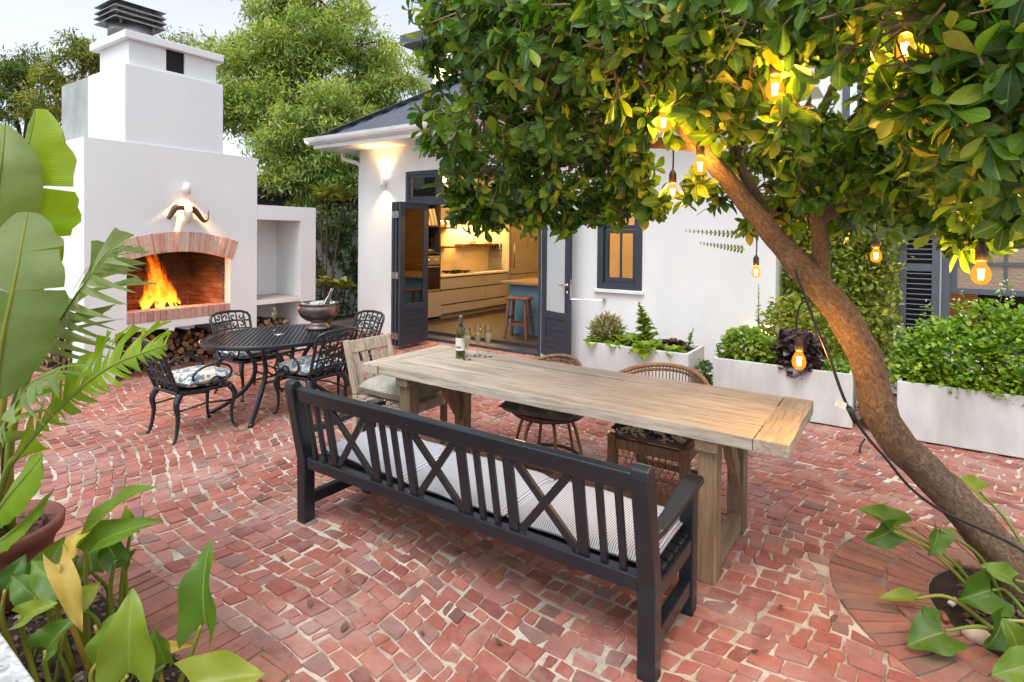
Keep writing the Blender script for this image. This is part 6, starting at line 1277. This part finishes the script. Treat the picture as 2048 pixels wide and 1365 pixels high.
for i in range(9):
    a_, b_ = random.uniform(60, 330), random.uniform(1235, 1340); q_ = AT(a_, b_, random.uniform(2., 2.15)); r0_ = np.array([q_[0]+random.uniform(-.15, .1), min(1.05, q_[1]+random.uniform(-.05, .1)), .02]); o = thing('cut_stalk', 'bare arum stalk leaning in the left bed', 'stalk', tuple(r0_), group='bare stalks in the left bed')
    MB().tube(bez([r0_, (r0_+q_)/2+np.array([.01, .0, .03]), q_], 5), np.linspace(.009, .005, 11), 7).build('stem', 'petiole' if i % 3 else 'yellow_leaf', o, True)
# right-hand clump in the tree pit
arum('arum lily trailing from the tree pit towards the table', [((1800, 1055), (1722, 1015), (2.7, 2.7), .13, (.36, 3.35), cu_, 'arum_leaf'), ((1788, 1062), (1730, 1085), (2.66, 2.66), .12, (.38, 3.33), cs, 'arum_leaf'), ((1880, 1060), (1860, 1115), (2.62, 2.6), .11, (.42, 3.38), cf, 'arum_leaf'), ((1960, 985), (1915, 955), (3.2, 3.2), .13, (.62, 3.75), cu_, 'arum_leaf')])
arum('yellow-green arum leaf sprawling over the ring bricks', [((1890, 1262), (1815, 1290), (2.35, 2.33), .17, (.42, 3.1), UPV+cf*.6, 'arum_leaf'), ((1830, 1198), (1755, 1195), (2.6, 2.6), .07, (.36, 3.2), UPV+cf*.4, 'arum_leaf'), ((1860, 1250), (1845, 1212), (2.4, 2.4), .05, None, cf, 'arum_leaf')])
arum('dark arum clump crowding the trunk base', [((1985, 1180), (1918, 1200), (2.5, 2.5), .18, (.52, 3.3), UPV*.6+cf, 'arum_leaf'), ((2010, 1240), (1975, 1300), (2.35, 2.3), .16, (.56, 3.2), cs, 'arum_leaf'), ((2030, 1160), (1960, 1130), (2.5, 2.5), .10, (.58, 3.4), cu_, 'arum_leaf'), ((2040, 1300), (2010, 1240), (2.2, 2.2), .15, (.6, 3.1), cf, 'arum_leaf'), ((2060, 1330), (1985, 1350), (2.1, 2.1), .12, (.62, 3.0), cu_, 'arum_leaf')])
tag(MB().tube([G(1900, 1210, .03), G(1912, 1200, .045)], .014, 10).build('white_cap', 'ceramic', None, True), 'small white cylinder lying on the tree pit soil', 'litter'); tag(MB().tube([G(1884, 1226, .03), G(1893, 1242, .03)], .013, 10).build('cork', 'terracotta', None, True), 'small terracotta-coloured stub lying on the tree pit soil', 'litter')
tag(MB().lathe([(0, -.02), (.045, -.01), (.05, .015), (.03, .035), (0, .04)], G(1955, 1275, .02), 9, 1.2, .8).build('pebble', 'tile_tan', None, True), 'tan stone in the tree pit soil', 'stone')
# ------------------------------------------------------------------ potted strelitzia
PC = np.array([-3.40, .82]); po = thing('terracotta_pot', 'ribbed terracotta pot at the left edge', 'pot', (*PC, .02))
MB().lathe([(0, 0), (.17, 0), (.20, .10), (.215, .17), (.222, .175), (.222, .195), (.217, .20), (.235, .26), (.262, .29), (.266, .335), (.258, .345), (.235, .342), (.228, .30), (0, .29)], (*PC, .02), 40).build('pot', 'terracotta', po, True)
t_ = leaf_tpl(.035, .018, 2, 2, .3, .1, 'oval'); k = 220; r = .215*np.sqrt(rng.uniform(0, 1, k)); a = rng.uniform(0, 6.28, k); L = Leaves(); Yd = unit(k); Yd[:, 2] *= .35; L.add(scatter(t_, basis(Yd, np.tile([0, 0, 1.], (k, 1))+unit(k)*.4), np.c_[PC[0]+r*np.cos(a), PC[1]+r*np.sin(a), np.full(k, .325)], rng.uniform(.6, 1.5, k))); tag(L.build('mulch', 'bark_chip', po), kind='stuff')
leafmat('paddle_green', [(0., (.20, .38, .015)), (.5, (.26, .44, .018)), (1., (.33, .50, .02))], .55, .36, .5, veins=True, vs=34., va=.4, edge=.8); leafmat('paddle_grey', [(0., (.20, .31, .10)), (.5, (.26, .37, .14)), (1., (.33, .43, .19))], .5, .42, .5, veins=True, vs=34., va=.45, edge=.8)
def paddle(o, mids, wl_, wr_, face, m, splits, ragged=.25, frond=False, droop=.2, seed=1):
    rs = random.Random(seed); P = bez(mids, 16); k = len(P)-1; T = np.gradient(P, axis=0); f = np.array(face, float); L = Leaves()
    for sg, wmax in ((-1, wl_), (1, wr_)):
        cuts = [0., 1.]+[min(.985, max(.015, s_+rs.uniform(-.03, .03)*(.5 if frond else 1.6))) for s_ in splits if frond or rs.random() < .8]; cuts.sort()
        for c0, c1 in zip(cuts[:-1], cuts[1:]):
            n = max(3, int((c1-c0)*26)); m_ = 7; V = []; U = []; tw = rs.uniform(-ragged, ragged); sh_ = rs.uniform(.68, 1.08) if frond else rs.uniform(.92, 1.04); tp = rs.uniform(.7, .95) if frond else rs.uniform(.03, .16); sk_ = rs.uniform(-.4, .4); dr = droop*(rs.uniform(.3, 1.9) if frond else 1.); sw_ = rs.uniform(.45, .8) if frond else .22
            for j in range(n+1):
                for i in range(m_+1):
                    x = i/m_; tc = (c0+c1)/2; t = c0+(c1-c0)*j/n; t2 = tc+(t-tc)*(1-tp*x**1.5)+tp*sk_*x**1.5*(c1-c0)*.5; t2 = min(1., max(0., t2))
                    q = t2*k; i0 = min(int(q), k-1); p_ = P[i0]+(P[i0+1]-P[i0])*(q-i0); d = T[i0]/np.linalg.norm(T[i0]); X = np.cross(d, f); X /= np.linalg.norm(X); Z = np.cross(X, d)
                    w = wmax*sh_*(math.sin(math.pi*min(1, max(0, t*.93+.04)))**.62); w *= 1+(.035*math.sin(43*t+seed)+.03*math.sin(91*t))*x**3; V.append(p_+X*sg*x*w+d*w*x*sw_+Z*(.10*w*x-dr*w*x*x*2+tw*w*x*x*((t-tc)/max(.02, c1-c0)))+Z*tw*.4*w*x*x+Z*w*(.05*math.sin(26*t+seed*2+sg)*x+.035*math.sin(61*t+seed)*x*x)+Z*.12*w*math.cos(3*t+seed)*x*x); U.append((.5+sg*x*.5, t))
            Q = [(j*(m_+1)+i, j*(m_+1)+i+1, (j+1)*(m_+1)+i+1, (j+1)*(m_+1)+i) for j in range(n) for i in range(m_)]; L.add((np.array(V), np.array(Q), np.array(U)))
    lf = L.build('leaf', m, o); MB().tube(P, np.linspace(.011, .003, len(P)), 6).build('midrib', 'petiole', lf, True)
    MB().tube(bez([(PC[0]+rs.uniform(-.08, .08), PC[1]+rs.uniform(-.08, .08), .31), (np.array([PC[0], PC[1], .31])+P[0])/2+np.array([0, 0, .05]), P[0], P[3]], 6), np.linspace(.019, .012, 19), 7).build('stalk', 'petiole', o, True)
sp = thing('strelitzia', 'tall potted bird-of-paradise plant with torn paddle leaves at the left edge', 'plant', (*PC, .33))
A_ = lambda px, py, d: AT(px, py, d)
paddle(sp, [A_(20, 640, 2.5), A_(35, 480, 2.45), A_(50, 340, 2.4), A_(72, 218, 2.4)], .16, .225, cf*.9+AX[0]*-.35+UPV*.1, 'paddle_green', (.36, .58), .10, seed=2)
paddle(sp, [A_(-60, 560, 2.4), A_(-20, 450, 2.3), A_(0, 340, 2.25), A_(10, 250, 2.3)], .15, .13, cf*.8+AX[0]*.5, 'paddle_grey', (.5,), .1, seed=3)
paddle(sp, [A_(-10, 800, 2.3), A_(5, 680, 2.22), A_(30, 560, 2.2), A_(55, 425, 2.25)], .2, .17, cf*.9+AX[0]*.2+UPV*.2, 'paddle_grey', (.22, .45, .6, .8), .2, seed=4)
paddle(sp, [A_(60, 740, 2.45), A_(110, 660, 2.4), A_(165, 575, 2.35), A_(222, 505, 2.35)], .26, .26, cf*.6+UPV*.6-AX[0]*.3, 'paddle_grey', tuple(np.linspace(.05, .96, 17)), .55, True, droop=.35, seed=5)
paddle(sp, [A_(20, 930, 2.3), A_(110, 825, 2.2), A_(215, 737, 2.1), A_(332, 690, 2.1)], .17, .08, cf*.7+UPV*.35, 'paddle_green', tuple(np.linspace(.18, .97, 21)), .5, True, droop=.2, seed=6)
paddle(sp, [A_(-10, 900, 2.35), A_(20, 830, 2.2), A_(60, 770, 2.1), A_(110, 745, 2.05)], .16, .14, cf*.5+UPV*.8, 'paddle_grey', tuple(np.linspace(.15, .9, 9)), .5, True, droop=.45, seed=7)
paddle(sp, [A_(-20, 1060, 2.2), A_(5, 1010, 2.12), A_(45, 960, 2.08), A_(86, 910, 2.1)], .09, .08, cf*.7+UPV*.6, 'paddle_green', (), .1, seed=8)
paddle(sp, [A_(-30, 1100, 2.3), A_(10, 1075, 2.2), A_(55, 1035, 2.15), A_(105, 985, 2.15)], .05, .06, cf*.5+UPV*.8, 'paddle_green', (), .1, seed=9)
paddle(sp, [A_(40, 770, 2.6), A_(80, 700, 2.55), A_(120, 640, 2.5), A_(230, 610, 2.4)], .05, .06, cf*.4+UPV*.9, 'paddle_grey', (.5, .7), .3, droop=.4, seed=10)
# terrazzo ledge in the near corner
q = [G(0, 1262, .45), G(78, 1372, .45)]; d = q[1]-q[0]; d /= np.linalg.norm(d); nrm_ = np.array([-d[1], d[0], 0]); nrm_ = nrm_ if nrm_ @ AX[2] < 0 else -nrm_; a, c = q[0]-d*.5, q[1]+d*.6
tz = thing('terrazzo_ledge', 'speckled white terrazzo slab in the bottom left corner', 'ledge', (a[0], a[1], 0)); mb = MB(); pl = [a[:2], c[:2], (c+nrm_*.5)[:2], (a+nrm_*.5)[:2]]
mb.prism(pl if np.cross(pl[1]-pl[0], pl[2]-pl[0]) > 0 else pl[::-1], .40, .45).build('slab', 'terrazzo', tz, bevel=.006); k_ = np.mean(pl, 0); MB().prism([k_+(x_-k_)*.8 for x_ in (pl if np.cross(pl[1]-pl[0], pl[2]-pl[0]) > 0 else pl[::-1])], 0, .399).build('base', 'white_wall', tz)
# leaf litter on the paving
mat('dry_leaf', (.20, .10, .05), .8, (.08, .045, .025), 20.)
lt = leaf_tpl(.05, .028, 2, 3, .5, -.3, 'oval')
for i, (a, b_, lb) in enumerate(((620, 1215, 'dry leaf below the bench left leg'), (690, 1145, 'dry leaf on the paving right of the lone arum'), (683, 1265, 'dry leaf near the bottom edge left of centre'), (845, 1262, 'dry leaf on the paving below the bench middle'), (560, 1115, 'dark speck of dry leaf left of the bench'), (1180, 1145, 'dry leaf under the bench seat'), (1005, 1290, 'dry leaf near the bottom edge below the bench'), (1640, 990, 'dry leaf on the paving right of the table'), (1560, 1210, 'dry leaf between the bench and the brick ring'), (1500, 1300, 'dry leaf near the bottom edge right of the bench'), (470, 980, 'dry leaf in the open paving left of the bench'), (250, 905, 'dry leaf near the palm frond tip'), (1660, 1240, 'dry leaf just outside the brick ring'), (1850, 960, 'dry leaf beside the leaning trunk'), (380, 1120, 'dry leaf just above the lone arum leaf'))):
    c = G(a, b_, .016); L = Leaves(); th = random.uniform(0, 6.28); L.add(scatter(lt, basis(np.array([[math.cos(th), math.sin(th), .05]]), np.array([[0, 0, 1.]])), np.array([c]), np.array([random.uniform(.5, .95)]))); tag(L.build('dry_leaf', 'dry_leaf', None), lb, 'leaf', 'dry leaves on the paving')
